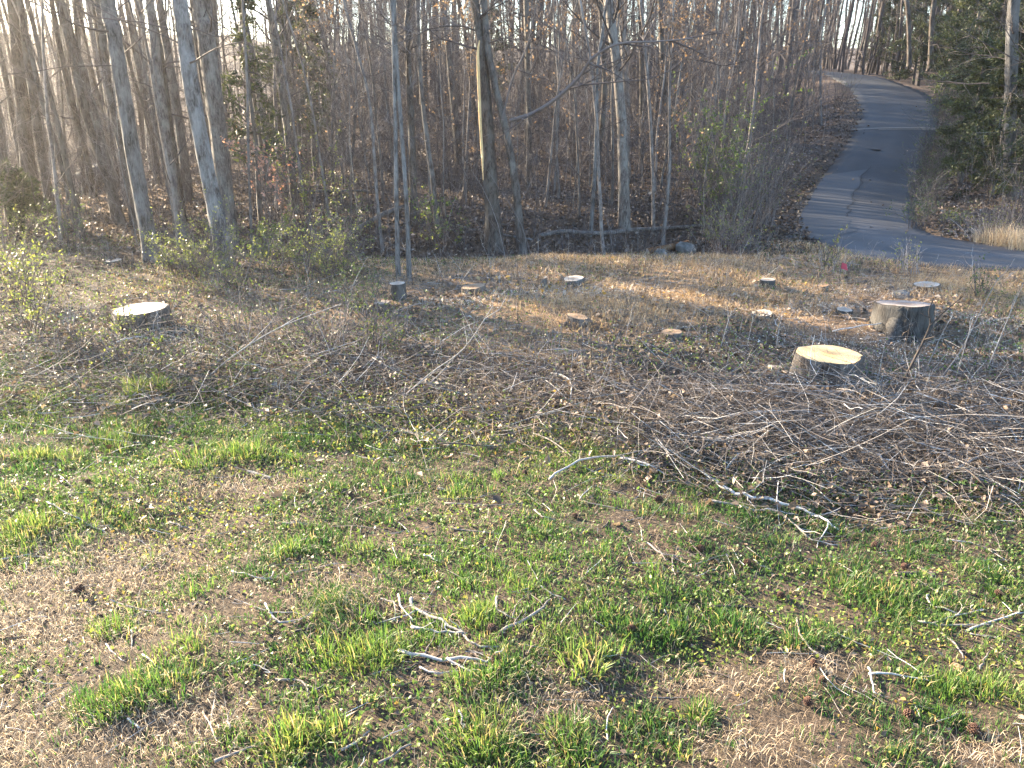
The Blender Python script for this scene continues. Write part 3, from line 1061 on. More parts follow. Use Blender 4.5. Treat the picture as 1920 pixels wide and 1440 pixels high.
CEDAR = [make_cedar(600, 5.6, 1.5, 90, 15000), make_cedar(601, 7.2, 1.9, 110, 18000), make_cedar(602, 4.8, 1.3, 50, 5200, .25), make_cedar(603, 1.5, .55, 34, 2600, .04, .03), make_cedar(604, 4.2, 1.0, 44, 1500, .25)]
CEDARS = [
    (594, 340, 4, 1.15, 'thin sparse juniper with drooping grey-green foliage behind the pink-leaved shrub'),
    (492, 420, 4, 1.25, 'dull green juniper hanging beside the lichen-spotted trunk'),
    (552, 300, 0, .95, 'bushier juniper half hidden deeper in the wood'),
    (1640, 136, 0, .9, 'dark cedar standing at the far bend of the road'),
    (1672, 150, 1, .95, 'broad dark cedar beside the road bend'),
    (1730, 172, 0, .9, 'cedar leaning over the crest of the road'),
    (1800, 205, 1, .95, 'tall shaggy cedar above the bright green sprig'),
    (1785, 262, 2, 1.0, 'thin cedar with bare twigs along the road verge'),
    (1838, 275, 1, .9, 'dense cedar behind the sunlit rough trunk'),
    (1800, 345, 0, .75, 'low dark cedar close to the road shoulder'),
    (1858, 372, 0, .8, 'shaded cedar next to the sunlit rough trunk'),
    (1935, 390, 1, .85, 'cedar half out of view past the sunlit rough trunk'),
    (1905, 300, 1, 1.0, 'cedar filling the gap behind the sunlit rough trunk'),
    (1770, 150, 0, 1.0, 'far cedar in the shaded grove across the road'),
    (46, 440, 3, 1.0, 'small bushy green cedar seedling at the foot of the dark trunks'),
    (72, 425, 3, .8, 'smaller green cedar seedling next to the bushy one'),
    (1690, 140, 1, 1.1, 'tall dark cedar far up the grove across the road'),
    (1760, 140, 1, 1.0, 'cedar between the shaded grove poles and the bright green sprig'),
    (1835, 160, 1, 1.1, 'tall cedar deep in the grove behind the sunlit rough trunk'),
    (1885, 190, 0, 1.2, 'dark cedar just above the sunlit rough trunk base'),
    (1655, 142, 2, 1.0, 'thin cedar right at the point where the road vanishes'),
    (925, 215, 2, .9, 'hazy green cedar far up the slope behind the split trunk'),
    (1345, 120, 2, 1.0, 'hazy cedar high on the slope left of the road'),
]
for k, (u, vv, pr, sc_, label) in enumerate(CEDARS):
    b = hit(u, vv)
    if road_lookup(b[0], b[1])[0] < .8:
        b[0] += 1.2
        b[2] = float(ground_z(b[0], b[1]))
    place(CEDAR[pr], b, k * 1.7, sc_, 'cedar_tree', label, 'evergreen tree', 'evergreens among the bare trees')
    USED.append((b[0], b[1], .3))

# ---- random bare trees of the wood
ORD = ['first', 'second', 'third', 'fourth', 'fifth', 'sixth', 'seventh', 'eighth', 'ninth', 'tenth', 'eleventh', 'twelfth', 'thirteenth', 'fourteenth', 'fifteenth', 'sixteenth', 'seventeenth', 'eighteenth', 'nineteenth', 'twentieth'] + ['twenty-' + w for w in ('first', 'second', 'third', 'fourth', 'fifth', 'sixth', 'seventh', 'eighth', 'ninth')]
MARKS = [(-300, 'beyond the dark trunks at the sunny end'), (100, 'the thin dark curving trunk'), (270, 'the pale leaning trunk'), (424, 'the lichen-spotted trunk'), (566, 'the pink-leaved shrub'), (745, 'the paired grey trunks'),
         (928, 'the split-wood trunk'), (1107, 'the pale sunlit sapling'), (1252, 'the dark slope trunk'), (1400, 'the scrubby road bank'), (1541, 'the thin stem at the road crest'), (1700, 'the shaded grove poles'), (1880, 'the sunlit rough trunk')]
cand = []
tries = 0
while len(cand) < 350 and tries < 60000:
    tries += 1
    y = 15.2 + 24.5 * rng.uniform(0, 1) ** 1.15
    x = rng.uniform(-.68 * y - .5, .70 * y + .8)
    if y < 17.3 and x > -6.5:
        continue
    if y < 16.2 and x > -10 and rng.uniform() < .7:
        continue
    if x / y < -.27 and rng.uniform() < .45:
        continue
    d, _ = road_lookup(x, y)
    if d < 1.4:
        continue
    if x > 7.5 and y < 18.5:
        continue
    if 4.8 < x < 8.5 and y < 21 and rng.uniform() < .75:
        continue
    if any((x - a) ** 2 + (y - b) ** 2 < (c + .3) ** 2 for a, b, c in USED):
        continue
    USED.append((x, y, .12))
    cand.append((x, y))
rows = {}
for (x, y) in cand:
    z = float(ground_z(x, y))
    u, vv, dz = project((x, y, z))
    q = rng.uniform()
    kind = 'pole' if (x / y < -.27 and q < .8) else 'tree' if (q < .13 and y > 18) else ('beech' if q < .27 else 'sapling')
    row = 'front' if y < 21.5 else ('middle' if y < 29.5 else 'back')
    mk = max(k for k, (mu, _) in enumerate(MARKS) if mu <= max(u, -299))
    rows.setdefault((kind, row, mk), []).append((u, x, y, z))
WORD = {'pole': ('bare_pole_tree', 'straight dark pole tree', 'tree', 'straight pole trees at the sunny end of the wood'), 'tree': ('bare_tree', 'dark bare tree', 'tree', 'taller bare trees standing in the wood'), 'beech': ('leafy_sapling', 'sapling keeping dead tan leaves', 'sapling', 'saplings with dead leaves in the wood'),
        'sapling': ('bare_sapling', 'slim bare sapling', 'sapling', 'bare saplings standing in the wood')}
for (kind, row, mk), items in sorted(rows.items()):
    items.sort()
    nm, what, cat, grp = WORD[kind]
    for q, (u, x, y, z) in enumerate(items):
        pr = {'pole': POLE, 'tree': TREE, 'beech': BEECH, 'sapling': SAP}[kind]
        p = pr[int(rng.integers(0, len(pr)))]
        if kind == 'sapling' and x < 2 and y < 21:
            p = POLE[3] if rng.uniform() < .6 else SAP[6]
        where = MARKS[mk][1] if mk == 0 else 'right of ' + MARKS[mk][1]
        label = f'{what} in the {row} rows, {ORD[q]} {where}'
        label = label.replace(' keeping dead', ' with dead').replace('beyond the dark trunks at the sunny end', 'from the sunny edge')
        place(p, (x, y, z), rng.uniform(0, TAU), rng.uniform(.75, 1.2), nm, label, cat, grp)

# ---- the far wood that reads as one mass, and the wood beyond the sunny end
def make_lite(seed, h, r0, nb, ntw, nsub, blen):
    r = np.random.default_rng(seed)
    K = 7
    f = np.linspace(0, 1, K)
    P = np.stack([np.cumsum(r.normal(0, .012 * h, K)), np.cumsum(r.normal(0, .012 * h, K)), f * h - .1], 1)
    R = r0 * (1 - .8 * f)
    tg, cg = Geo(), Geo()
    tubes(tg, P, R, 5, .35)
    fr = .06 + .94 * r.uniform(0, 1, nb)
    S, _ = along(np.repeat(P[None], nb, 0), fr)
    az, e = r.uniform(0, TAU, nb), np.radians(r.uniform(0, 60, nb))
    D = np.stack([np.cos(az) * np.cos(e), np.sin(az) * np.cos(e), np.sin(e)], 1)
    L = blen * (1.1 - .7 * fr) * r.uniform(.45, 1.15, nb)
    B = walk(S, D, L, 3, .2, .07, r)
    tubes(cg, B, (np.interp(fr, f, R) * .3)[:, None] * np.linspace(1, .2, 3)[None] + .003, 3, .4)
    m = r.integers(0, nb, ntw)
    S, D = along(B[m], r.uniform(.15, 1, ntw))
    Q = walk(S, D + r.normal(0, .6, D.shape) + [0, 0, .15], L[m] * r.uniform(.25, .6, ntw), 2, .1, 0, r)
    ribbons(cg, Q[:, 0], Q[:, 1], .0065, r, r.uniform(.2, .8, ntw))
    m = r.integers(0, ntw, nsub)
    S, D = along(Q[m], r.uniform(.2, 1, nsub))
    Q2 = walk(S, D + r.normal(0, .6, D.shape) + [0, 0, .1], r.uniform(.15, .5, nsub), 2, .1, 0, r)
    ribbons(cg, Q2[:, 0], Q2[:, 1], .0045, r, r.uniform(.3, 1, nsub))
    return tg.arrays(), cg.arrays()


LSPEC = [(9, .05, 2.0), (13, .10, 2.6), (7, .03, 1.7), (14, .12, 2.8)]
LARR = [make_lite(700 + k, h, r0, 22, 110, 230, bl) for k, (h, r0, bl) in enumerate(LSPEC)]
FARR = [make_lite(720 + k, h, r0 * 1.1, 14, 55, 95, bl) for k, (h, r0, bl) in enumerate(LSPEC)]
fb, ft = Geo(), Geo()


def stamp(g, arr, x, y, z, rot, s, tint):
    V, Q, T, C = arr
    c_, s_ = math.cos(rot) * s, math.sin(rot) * s
    W = np.stack([V[:, 0] * c_ - V[:, 1] * s_ + x, V[:, 0] * s_ + V[:, 1] * c_ + y, V[:, 2] * s + z], 1)
    g.add(W, Q, T, np.clip(C + tint, 0, 1))


cnt = 0
while cnt < 980:
    y = 38 + 66 * rng.uniform(0, 1) ** 1.5
    x = rng.uniform(-.72 * y, .72 * y)
    if road_lookup(x, y)[0] < 2.0 or (x / y < -.26 and rng.uniform() < .25):
        continue
    k = int(rng.integers(0, 4))
    s = rng.uniform(.8, 1.25) * (.72 if x / y < -.26 else 1)
    t = rng.uniform(-.2, .15)
    z = float(ground_z(x, y))
    rot = rng.uniform(0, TAU)
    A = LARR if y < 58 else FARR
    stamp(fb, A[k][0], x, y, z, rot, s, t)
    stamp(fb, A[k][1], x, y, z, rot, s, t)
    cnt += 1
cnt = 0
while cnt < 30:       # the same wood going on past the sunny side, just outside the frame
    y = rng.uniform(13, 44)
    x = -(.64 * y + .8) - rng.uniform(.12, 1) * 26
    if x > -17:
        continue
    k = int(rng.integers(0, 4))
    s, t, rot = rng.uniform(.8, 1.25), rng.uniform(-.2, .15), rng.uniform(0, TAU)
    z = float(ground_z(x, y))
    stamp(fb, LARR[k][0], x, y, z, rot, s, t)
    stamp(fb, LARR[k][1], x, y, z, rot, s, t)
    cnt += 1
cnt = 0
while cnt < 250:        # trees closing the view at the end of the road
    y = rng.uniform(54, 100)
    x = y * rng.uniform(.28, .68)
    if road_lookup(x, y)[0] < 1.5:
        continue
    k = int(rng.integers(0, 4))
    z = float(ground_z(x, y))
    rot, s = rng.uniform(0, TAU), rng.uniform(.7, 1.1)
    stamp(fb, FARR[k][0], x, y, z, rot, s, rng.uniform(0, .2))
    stamp(fb, FARR[k][1], x, y, z, rot, s, rng.uniform(0, .25))
    cnt += 1
cnt = 0
while cnt < 330:       # the wooded hill on the skyline
    y = rng.uniform(105, 165)
    x = y * rng.uniform(-.75, -.22)
    k = int(rng.integers(0, 4))
    z = float(ground_z(x, y))
    rot = rng.uniform(0, TAU)
    stamp(fb, FARR[k][1], x, y, z - 4.5, rot, rng.uniform(.65, .85), rng.uniform(-.1, .2))
    cnt += 1
tag(link('distant_woods', fb.mesh('distant_woods', M_TWIG)), 'mass of bare grey-brown woods fading up the far slopes', 'woods', kind='stuff')


# ------------------------------------------------------------------ logs, rocks, chips, flag
def ground_path(px, lift=0.0):
    P = np.array([hit(u, v) for u, v in px])
    P = resample(P, max(6, len(px) * 3))
    P[:, 2] = ground_z(P[:, 0], P[:, 1]) + lift
    return P


def log(name, px, r0, r1, label, cat, mat, n=12, lift=.6, group=None, raise_=None, broken=False, seed=0):
    r = np.random.default_rng(800 + seed)
    P = ground_path(px)
    t = np.linspace(0, 1, len(P))
    R = r0 + (r1 - r0) * t
    P[:, 2] = np.maximum(P[:, 2], np.interp(t, [0, 1], [P[0, 2], P[-1, 2]]) * .75 + P[:, 2] * .25) + R * lift
    if raise_ is not None:
        P[:, 2] += np.interp(t, np.linspace(0, 1, len(raise_)), raise_)
    loc = P[len(P) // 2].copy()
    root = empty(name, loc, label, cat, group)
    g = trunk_rows(P - loc, R * (1 + r.normal(0, .03, len(R))), n, r, .06)
    link('bark', g.mesh('bark', mat), root)
    for e, d in ((0, -1), (len(P) - 1, 1)):
        T = unit(P[e] - P[e - d])
        U = unit(np.cross(T, [0, 0, 1]))
        W = np.cross(U, T)
        a = np.arange(n) / n * TAU
        ring = P[e] - loc + T * .004 + R[e] * .96 * (np.cos(a)[:, None] * U + np.sin(a)[:, None] * W)
        j = np.arange(n)
        gg = Geo().add(np.concatenate([ring, [P[e] - loc + T * .01]]), None, np.concatenate([np.stack([j, (j + 1) % n, np.full(n, n)], -1)]))
        link('cut_end', gg.mesh('cut_end', M_CUTGREY), root)
    return root


log('fallen_log', [(1012, 446), (1060, 438), (1120, 442), (1190, 434), (1250, 432), (1318, 425)], .058, .042, 'long pale fallen log lying along the foot of the wooded slope', 'log', M_SAPBARK, seed=1)
log('fallen_log', [(655, 442), (700, 425), (750, 410), (806, 402)], .05, .065, 'dark curved fallen log running up behind the paired grey trunks', 'log', M_MIDBARK, seed=2, raise_=[0, .12, .2, .25])
log('fallen_log', [(555, 365), (620, 362), (690, 361)], .04, .035, 'thin pale fallen pole lying level on the slope', 'log', M_PALEBARK, seed=3, lift=1.5)
log('fallen_log', [(142, 362), (165, 352), (192, 340)], .26, .32, 'thick dark fallen log deep among the sunny trunks', 'log', M_DARKBARK, n=16, seed=4, lift=.8)
log('fallen_log', [(940, 442), (965, 446), (1000, 452)], .03, .025, 'short thin pale log between the split trunk and the leaning tree', 'log', M_PALEBARK, seed=5)
log('fallen_log', [(860, 425), (880, 430), (905, 436)], .03, .02, 'short broken pole lying against the split trunk', 'log', M_SAPBARK, seed=6)
log('rusty_log', [(1214, 480), (1250, 472), (1290, 462)], .075, .06, 'rust-coloured rotten log lying across the head of the ditch', 'log', M_RUST, seed=7, lift=1.1)
log('cut_limb', [(127, 704), (146, 688), (164, 674)], .030, .034, 'short thick grey limb lying before the broad slanting stump', 'branch', M_MIDBARK, seed=8)
log('cut_limb', [(466, 889), (488, 894), (508, 899)], .018, .015, 'short thick pale limb lying in the bright grass', 'branch', M_PALEBARK, seed=9)
log('cut_limb', [(1680, 1083), (1703, 1079), (1727, 1080)], .018, .014, 'short grey lichen-crusted limb in the lawn below the brush', 'branch', M_MIDBARK, seed=10)


def blob(name, u, v, s, label, cat, mat, seed, group=None):
    r = np.random.default_rng(900 + seed)
    b = hit(u, v)
    n, m = 9, 6
    V = []
    for i in range(m + 1):
        th = math.pi * i / m
        for j in range(n):
            ph = TAU * j / n
            V.append([math.sin(th) * math.cos(ph), math.sin(th) * math.sin(ph), math.cos(th)])
    V = np.array(V)
    V = V * (1 + .16 * np.sin(V @ r.normal(0, 2.5, 3) + 1)[:, None] + .12 * np.sin(V @ r.normal(0, 4, 3))[:, None]) * np.array(s)
    i = (np.arange(m)[:, None] * n + np.arange(n)[None]).ravel()
    jn = (np.arange(m)[:, None] * n + ((np.arange(n) + 1) % n)[None]).ravel()
    o = link(name, Geo().add(V, np.stack([i, i + n, jn + n, jn], -1)).mesh(name, mat, False), loc=b + np.array([0, 0, s[2] * .45]))
    return tag(o, label, cat, group)


blob('rock', 1240, 484, (.16, .13, .14), 'grey rock holding up the end of the rusty log', 'rock', M_ROCK, 1)
blob('rock', 1284, 476, (.20, .16, .17), 'larger grey rock against the upper end of the rusty log', 'rock', M_ROCK, 2)
blob('rock', 1690, 556, (.13, .10, .07), 'low brown rock beside the reddish stump', 'rock', M_ROCK, 3)
blob('rock', 1828, 440, (.16, .14, .10), 'small pale rock at the road shoulder under the cedars', 'rock', M_ROCK, 4)
blob('rock', 516, 728, (.05, .045, .04), 'small grey stone in the weeds beside the tall grass tuft', 'rock', M_ROCK, 5)
blob('rock', 358, 958, (.03, .03, .022), 'tiny pale stone lying in the sunlit grass', 'rock', M_ROCK, 6)


def chip(u, v, L, w, h, rot, label, mat=None, seed=0):
    b = hit(u, v)
    r = np.random.default_rng(1000 + seed)
    V = np.array([[-L, -w, 0], [L, -w * .8, 0], [L * .8, w, 0], [-L * .9, w * .9, 0], [-L * .9, -w * .8, h], [L * .7, -w * .6, h * .5], [L * .6, w * .8, h * .6], [-L * .8, w * .7, h]]) * .5
    V = V + r.normal(0, min(w, h) * .08, V.shape)
    Q = [[0, 3, 2, 1], [4, 5, 6, 7], [0, 1, 5, 4], [1, 2, 6, 5], [2, 3, 7, 6], [3, 0, 4, 7]]
    o = link('wood_chunk', Geo().add(V, Q).mesh('wood_chunk', mat or M_CUTPALE, False), loc=b + np.array([0, 0, .005]))
    o.rotation_euler = (r.normal(0, .12), r.normal(0, .12), rot)
    return tag(o, label, 'wood chunk', 'pale split wood pieces on the ground')


chip(1456, 694, .20, .12, .09, .2, 'white split wood chunk lying at the side of the large tan stump', seed=1)
chip(1468, 700, .12, .07, .05, -.5, 'small white wood chunk touching the larger white chunk', seed=2)
chip(1868, 601, .46, .10, .06, .05, 'long white wood sliver on the bare ground past the big grey stump', seed=3)
chip(1822, 535, .16, .10, .09, .4, 'white wood chunk near the road past the reddish stump', seed=4)
chip(834, 604, .14, .07, .05, .3, 'small white wood chunk amid the weeds below the wide dark stump', seed=5)
chip(1732, 688, .10, .06, .05, .9, 'white wood chip to the side of the tan stump near dry canes', seed=6)
chip(96, 966, .09, .05, .03, .4, 'pale bark flake lying in the bright yellow-green grass', seed=7)
chip(283, 1307, .09, .045, .02, -.6, 'greyish bark flake lying inside the big front grass tuft', M_CUTGREY, seed=8)
chip(828, 920, .07, .05, .03, -.3, 'pale bluish wood chip in the middle of the lawn', seed=9)
chip(1795, 1252, .05, .08, .02, .5, 'greyish broad flake by a bent stick in the lawn', M_CUTBROWN, seed=10)
chip(1736, 1075, .05, .12, .02, .6, 'dull splinter of wood by the lichen-crusted limb', M_CUTGREY, seed=11)
chip(1035, 1335, .07, .04, .02, -.1, 'curled tan bark piece on the straw near the front', M_CUTBROWN, seed=12)
chip(640, 540, .12, .09, .05, .7, 'pale wood chip in the brambles before the wood edge', seed=13)

b = hit(1573, 527)
fl = empty('survey_flag', b, 'small pink marker flag on a wire near the road edge', 'flag')
g = Geo()
tubes(g, np.array([[0, 0, -.05], [0, 0, .15], [.005, 0, .30]]), np.full(3, .003), 5)
link('wire', g.mesh('wire', M_CRACK), fl)
n = NT('pink_plastic')
M_PINKP = n.color(n.ramp(n.noise(n.coord('Object'), 8), [(.3, (.42, .07, .10)), (.7, (.52, .10, .14))]))
s = np.linspace(0, 1, 6)
V = np.concatenate([np.stack([.008 + .07 * s, .02 * np.sin(s * 5), .30 - .02 * s], 1), np.stack([.008 + .11 * s, .02 * np.sin(s * 5 + .4) + .01, .20 - .03 * s], 1)])
link('flag_sheet', Geo().add(V, [[k, k + 1, k + 7, k + 6] for k in range(5)]).mesh('flag_sheet', M_PINKP), fl)

# ------------------------------------------------------------------ branches lying on the lawn
def branch(px, r0, label, twigs=3, mat=None, tint=.75, name='fallen_branch', seed=0, lift=0.0, group='branches fallen on the grass'):
    r = np.random.default_rng(1100 + seed)
    P = np.array([hit(u, v) for u, v in px])
    P = resample(P, max(6, len(px) * 2 + 1))
    P[:, 2] = ground_z(P[:, 0], P[:, 1])
    K = len(P)
    t = np.linspace(0, 1, K)
    L = np.linalg.norm(np.diff(P, axis=0), axis=1).sum()
    R = r0 * (1 - .55 * t)
    P[:, 2] += R * .8 + .012 + lift * np.sin(t * math.pi) + .006 * np.abs(np.sin(t * 5 + seed))
    P[1:-1] += r.normal(0, r0 * .9, (K - 2, 3)) * np.array([1, 1, .5])
    loc = P[0].copy()
    root = empty(name, loc, label, 'branch', group)
    g = Geo()
    kn = 1 + .18 * (r.uniform(0, 1, K) > .75)
    tubes(g, P - loc, R * kn, 7, np.clip(tint + r.normal(0, .05), 0, 1), cap=True)
    link('stem', g.mesh('stem', mat or M_STICK), root)
    for k in range(twigs):
        S, D = along((P - loc)[None], np.array([r.uniform(.15, .95)]))
        d = D + r.normal(0, .7, (1, 3)) * np.array([1, 1, .25]) + np.array([0, 0, .12])
        Q = walk(S, d, np.array([L * r.uniform(.15, .4)]), 5, .22, -.03, r)
        lz = ground_z(Q[..., 0] + loc[0], Q[..., 1] + loc[1]) + .012 - loc[2]
        Q[..., 2] = np.maximum(Q[..., 2], lz)
        Q[:, 1:-1] += r.normal(0, r0 * .7, Q[:, 1:-1].shape) * np.array([1, 1, .3])
        g = Geo()
        tubes(g, Q, r0 * r.uniform(.25, .5) * np.linspace(1, .35, 5)[None], 5, np.clip(tint - .05 + r.normal(0, .1), 0, 1))
        link('twig', g.mesh('twig', mat or M_STICK), root)
    return root


BR = [
    ([(89, 948), (132, 971), (167, 989), (202, 1008)], .012, 'long thin grey branch slanting through the bright left grass', 2),
    ([(319, 983), (342, 993), (367, 998)], .009, 'short forked grey twig in sunny grass under the straw patch edge', 2),
    ([(529, 985), (556, 987), (583, 987)], .010, 'short straight pale stick at the shaded side of the grass', 1),
    ([(435, 1076), (467, 1086), (505, 1092), (513, 1078)], .010, 'pale hooked branch on the dry straw', 3),
    ([(537, 1084), (590, 1070), (638, 1061)], .007, 'thin straight twig reaching from the hooked branch', 1),
    ([(206, 1129), (249, 1144), (311, 1156)], .008, 'thin grey twig over the lower straw patch', 1),
    ([(498, 1137), (521, 1172), (560, 1168), (599, 1152)], .011, 'angled grey branch beside the drooping grass tussock', 2),
    ([(552, 1191), (591, 1183), (622, 1175), (640, 1200)], .012, 'bent brown branch just below the drooping grass tussock', 2),
    ([(248, 1189), (248, 1224)], .009, 'short upright-lying pale peg of wood near the left tufts', 0),
    ([(200, 1214), (215, 1230), (233, 1247)], .007, 'small slanting pale twig left of the front tufts', 0),
    ([(268, 1234), (311, 1269), (389, 1273)], .008, 'thin bent twig in front of the yellow-green tuft', 1),
    ([(517, 1284), (560, 1284), (579, 1304), (581, 1323)], .010, 'curved grey twig with a hooked end at the front', 1),
    ([(404, 1440), (451, 1420), (492, 1401)], .013, 'grey stick running out of the bottom of the view', 1),
    ([(432, 1374), (428, 1355), (434, 1338)], .007, 'thin dry stalk on the bare soil at the front', 0),
    ([(241, 1354), (252, 1366), (264, 1374)], .008, 'short pale stick on bare soil under the large front tuft', 0),
    ([(463, 1253), (486, 1258), (509, 1269)], .008, 'short pale twig between two small green tufts', 1),
    ([(0, 1055), (50, 1047), (86, 1051)], .008, 'pale twig entering from the sunny edge of the lawn', 1),
    ([(47, 1078), (52, 1058)], .008, 'small pale twig crossing the twig at the sunny edge', 1),
    ([(772, 1129), (774, 1148), (827, 1168), (869, 1195), (935, 1222)], .019, 'thickest lichen-grey branch of the heap in the lawn, with a sharp bend', 3),
    ([(772, 1183), (803, 1189), (846, 1193), (875, 1197)], .014, 'grey branch meeting the bent lichen branch at its middle', 2),
    ([(747, 1123), (757, 1148), (774, 1172)], .010, 'thin bent twig behind the upper end of the bent lichen branch', 1),
    ([(714, 1129), (733, 1137), (743, 1156), (735, 1172)], .010, 'curled tan twig between the tussock and the branch heap', 1),
    ([(932, 1125), (935, 1148), (963, 1166)], .011, 'pale hooked arm of wood right of the branch heap', 0),
    ([(962, 1168), (966, 1145), (995, 1117)], .010, 'small forked twig standing out of the hooked pale arm', 2),
    ([(939, 1193), (982, 1170), (1013, 1150), (1033, 1129)], .015, 'stout grey stick pointing up and away right of the branch heap', 1),
    ([(747, 1228), (815, 1244), (908, 1246), (922, 1243)], .017, 'bleached white branch lying level below the branch heap', 2),
    ([(788, 1261), (811, 1269), (858, 1265)], .010, 'thin pale twig right under the bleached white branch', 2),
    ([(838, 1245), (862, 1256), (889, 1271)], .013, 'whitish stick crossing below the bleached white branch', 1),
    ([(889, 1255), (932, 1265), (963, 1269)], .013, 'dark knobbly stick with a pale cut end', 1),
    ([(737, 1292), (795, 1286), (846, 1280)], .010, 'brown stick lying level at the bottom of the branch heap', 1),
    ([(761, 1268), (778, 1255), (796, 1249)], .010, 'dark forked twig left of the whitish crossing stick', 1),
    ([(698, 1269), (720, 1267), (735, 1264)], .006, 'thin grey twig by the bright central tuft', 1),
    ([(1013, 1105), (1037, 1118), (1060, 1129)], .008, 'thin pale twig resting on the central green grass', 1),
    ([(848, 997), (895, 1002), (943, 1008)], .007, 'thin straight grey twig in the middle lawn', 0),
    ([(1083, 932), (1107, 950), (1192, 964)], .010, 'long curved tan twig in the upper lawn', 1),
    ([(834, 950), (908, 952), (978, 948)], .009, 'long level grey branch with small forks in the upper lawn', 3),
    ([(1002, 962), (1017, 975), (1040, 979)], .010, 'small crooked white twig near the level grey branch', 1),
    ([(1013, 1067), (1040, 1074), (1068, 1080)], .008, 'thin brown twig in the dark gap of the central lawn', 0),
    ([(1210, 1024), (1243, 1047), (1278, 1051)], .011, 'tan bent branch right of the pale leafy weeds', 2),
    ([(1130, 997), (1153, 975), (1184, 981)], .012, 'arched tan branch over a dark hollow in the lawn', 2),
    ([(1211, 1133), (1239, 1156), (1300, 1175)], .008, 'thin dark twig sloping down the right lawn', 1),
    ([(640, 1415), (668, 1398), (694, 1380)], .011, 'grey stick slanting at the very front of the lawn', 0),
    ([(710, 1440), (745, 1422), (772, 1405)], .010, 'tan stick lying beside the slanting front stick', 0),
    ([(955, 1397), (982, 1387), (1025, 1385)], .010, 'grey stick lying next to the largest front pine cone', 1),
    ([(1056, 1312), (1085, 1306), (1108, 1296)], .007, 'thin tan twig in the low weeds at the front', 0),
    ([(860, 1343), (866, 1363), (870, 1382)], .008, 'short pale dry stalk before the yellow weeds', 0),
    ([(795, 1047), (811, 1054), (827, 1061)], .011, 'pair-like pale broken stick in the shaded middle lawn', 1),
    ([(1342, 907), (1373, 927), (1404, 940), (1463, 950), (1513, 966), (1544, 983), (1572, 999)], .024, 'longest pale lichen branch reaching out of the brush pile onto the lawn', 5),
    ([(1311, 884), (1326, 905), (1345, 910)], .016, 'broken pale stub at the upper end of the longest lichen branch', 2),
    ([(1323, 942), (1377, 954), (1428, 962), (1467, 971), (1498, 1001), (1529, 1020), (1572, 1028)], .015, 'second long whitish branch curving just below the longest one', 5),
    ([(1428, 962), (1460, 964), (1496, 972)], .010, 'short white twig between the two long lichen branches', 1),
    ([(1591, 952), (1650, 942), (1700, 938)], .009, 'thin forked grey branch on the lawn under the brush pile', 3),
    ([(1747, 938), (1824, 938), (1898, 936)], .017, 'straight bluish grey branch lying level at the right edge of the brush', 3),
    ([(1704, 1024), (1754, 1004), (1805, 973)], .012, 'straight pale stick slanting up to the dark stub post', 0),
    ([(1774, 1016), (1836, 1028), (1887, 1059)], .010, 'pale bent twig on the lawn right of the slanting stick', 1),
    ([(1642, 982), (1669, 969), (1719, 967)], .009, 'thin arched grey twig above the slanting stick', 2),
    ([(1327, 1146), (1408, 1144), (1451, 1170), (1490, 1174)], .012, 'whitish branch with a dip, lying over the dark green grass', 1),
    ([(1311, 1098), (1358, 1102), (1408, 1140)], .008, 'thin dark twig joining the dipped whitish branch', 1),
    ([(1492, 1168), (1506, 1207), (1529, 1234), (1572, 1257)], .011, 'curved tan stick running downhill from the dipped branch', 1),
    ([(1626, 1261), (1633, 1285), (1642, 1308)], .010, 'white upright-lying twig meeting a level one at a corner', 0),
    ([(1627, 1273), (1692, 1271), (1747, 1288)], .009, 'level white twig meeting another at a corner', 1),
    ([(1719, 1175), (1776, 1181), (1863, 1178)], .012, 'lowest pale branch of the small white twig heap at the right', 3),
    ([(1747, 1175), (1790, 1162), (1840, 1148)], .011, 'pale branch rising across the small white twig heap', 3),
    ([(1809, 1193), (1863, 1168), (1918, 1156)], .011, 'pale branch running right out of the small white twig heap', 3),
    ([(1739, 1121), (1750, 1144), (1797, 1156)], .011, 'bent white branch at the top of the small white twig heap', 2),
    ([(1817, 1195), (1850, 1202), (1883, 1210)], .008, 'thin white twig below the small white twig heap', 1),
    ([(1764, 1191), (1789, 1212), (1805, 1240)], .011, 'thick tan curved twig in the right lawn by the grey flake', 0),
    ([(1836, 1263), (1846, 1248), (1853, 1230)], .011, 'short tan stick standing near the right edge of the lawn', 0),
    ([(1292, 1014), (1311, 1043), (1350, 1055)], .010, 'pale tan twig curving beside a dark cone', 1),
    ([(1564, 1191), (1588, 1203), (1610, 1213)], .008, 'thin pale twig near the yellow-green weeds', 1),
    ([(1412, 1055), (1428, 1068), (1447, 1078)], .008, 'thin twig slanting through grass below the long lichen branches', 0),
    ([(1323, 1262), (1370, 1283), (1412, 1302)], .009, 'pale twig sunk in dark green grass near the front', 1),
]
for k, (px, r0, label, tw) in enumerate(BR):
    rr = np.random.default_rng(k)
    dark = any(w in label for w in ('brown', 'dark'))
    tan = 'tan' in label
    branch(px, r0 * .66, label, tw + 2, tint=.22 if dark else (.55 if tan else rr.uniform(.68, .84) if any(w in label for w in ('white', 'pale', 'lichen', 'bleached')) else rr.uniform(.5, .72)), seed=k)

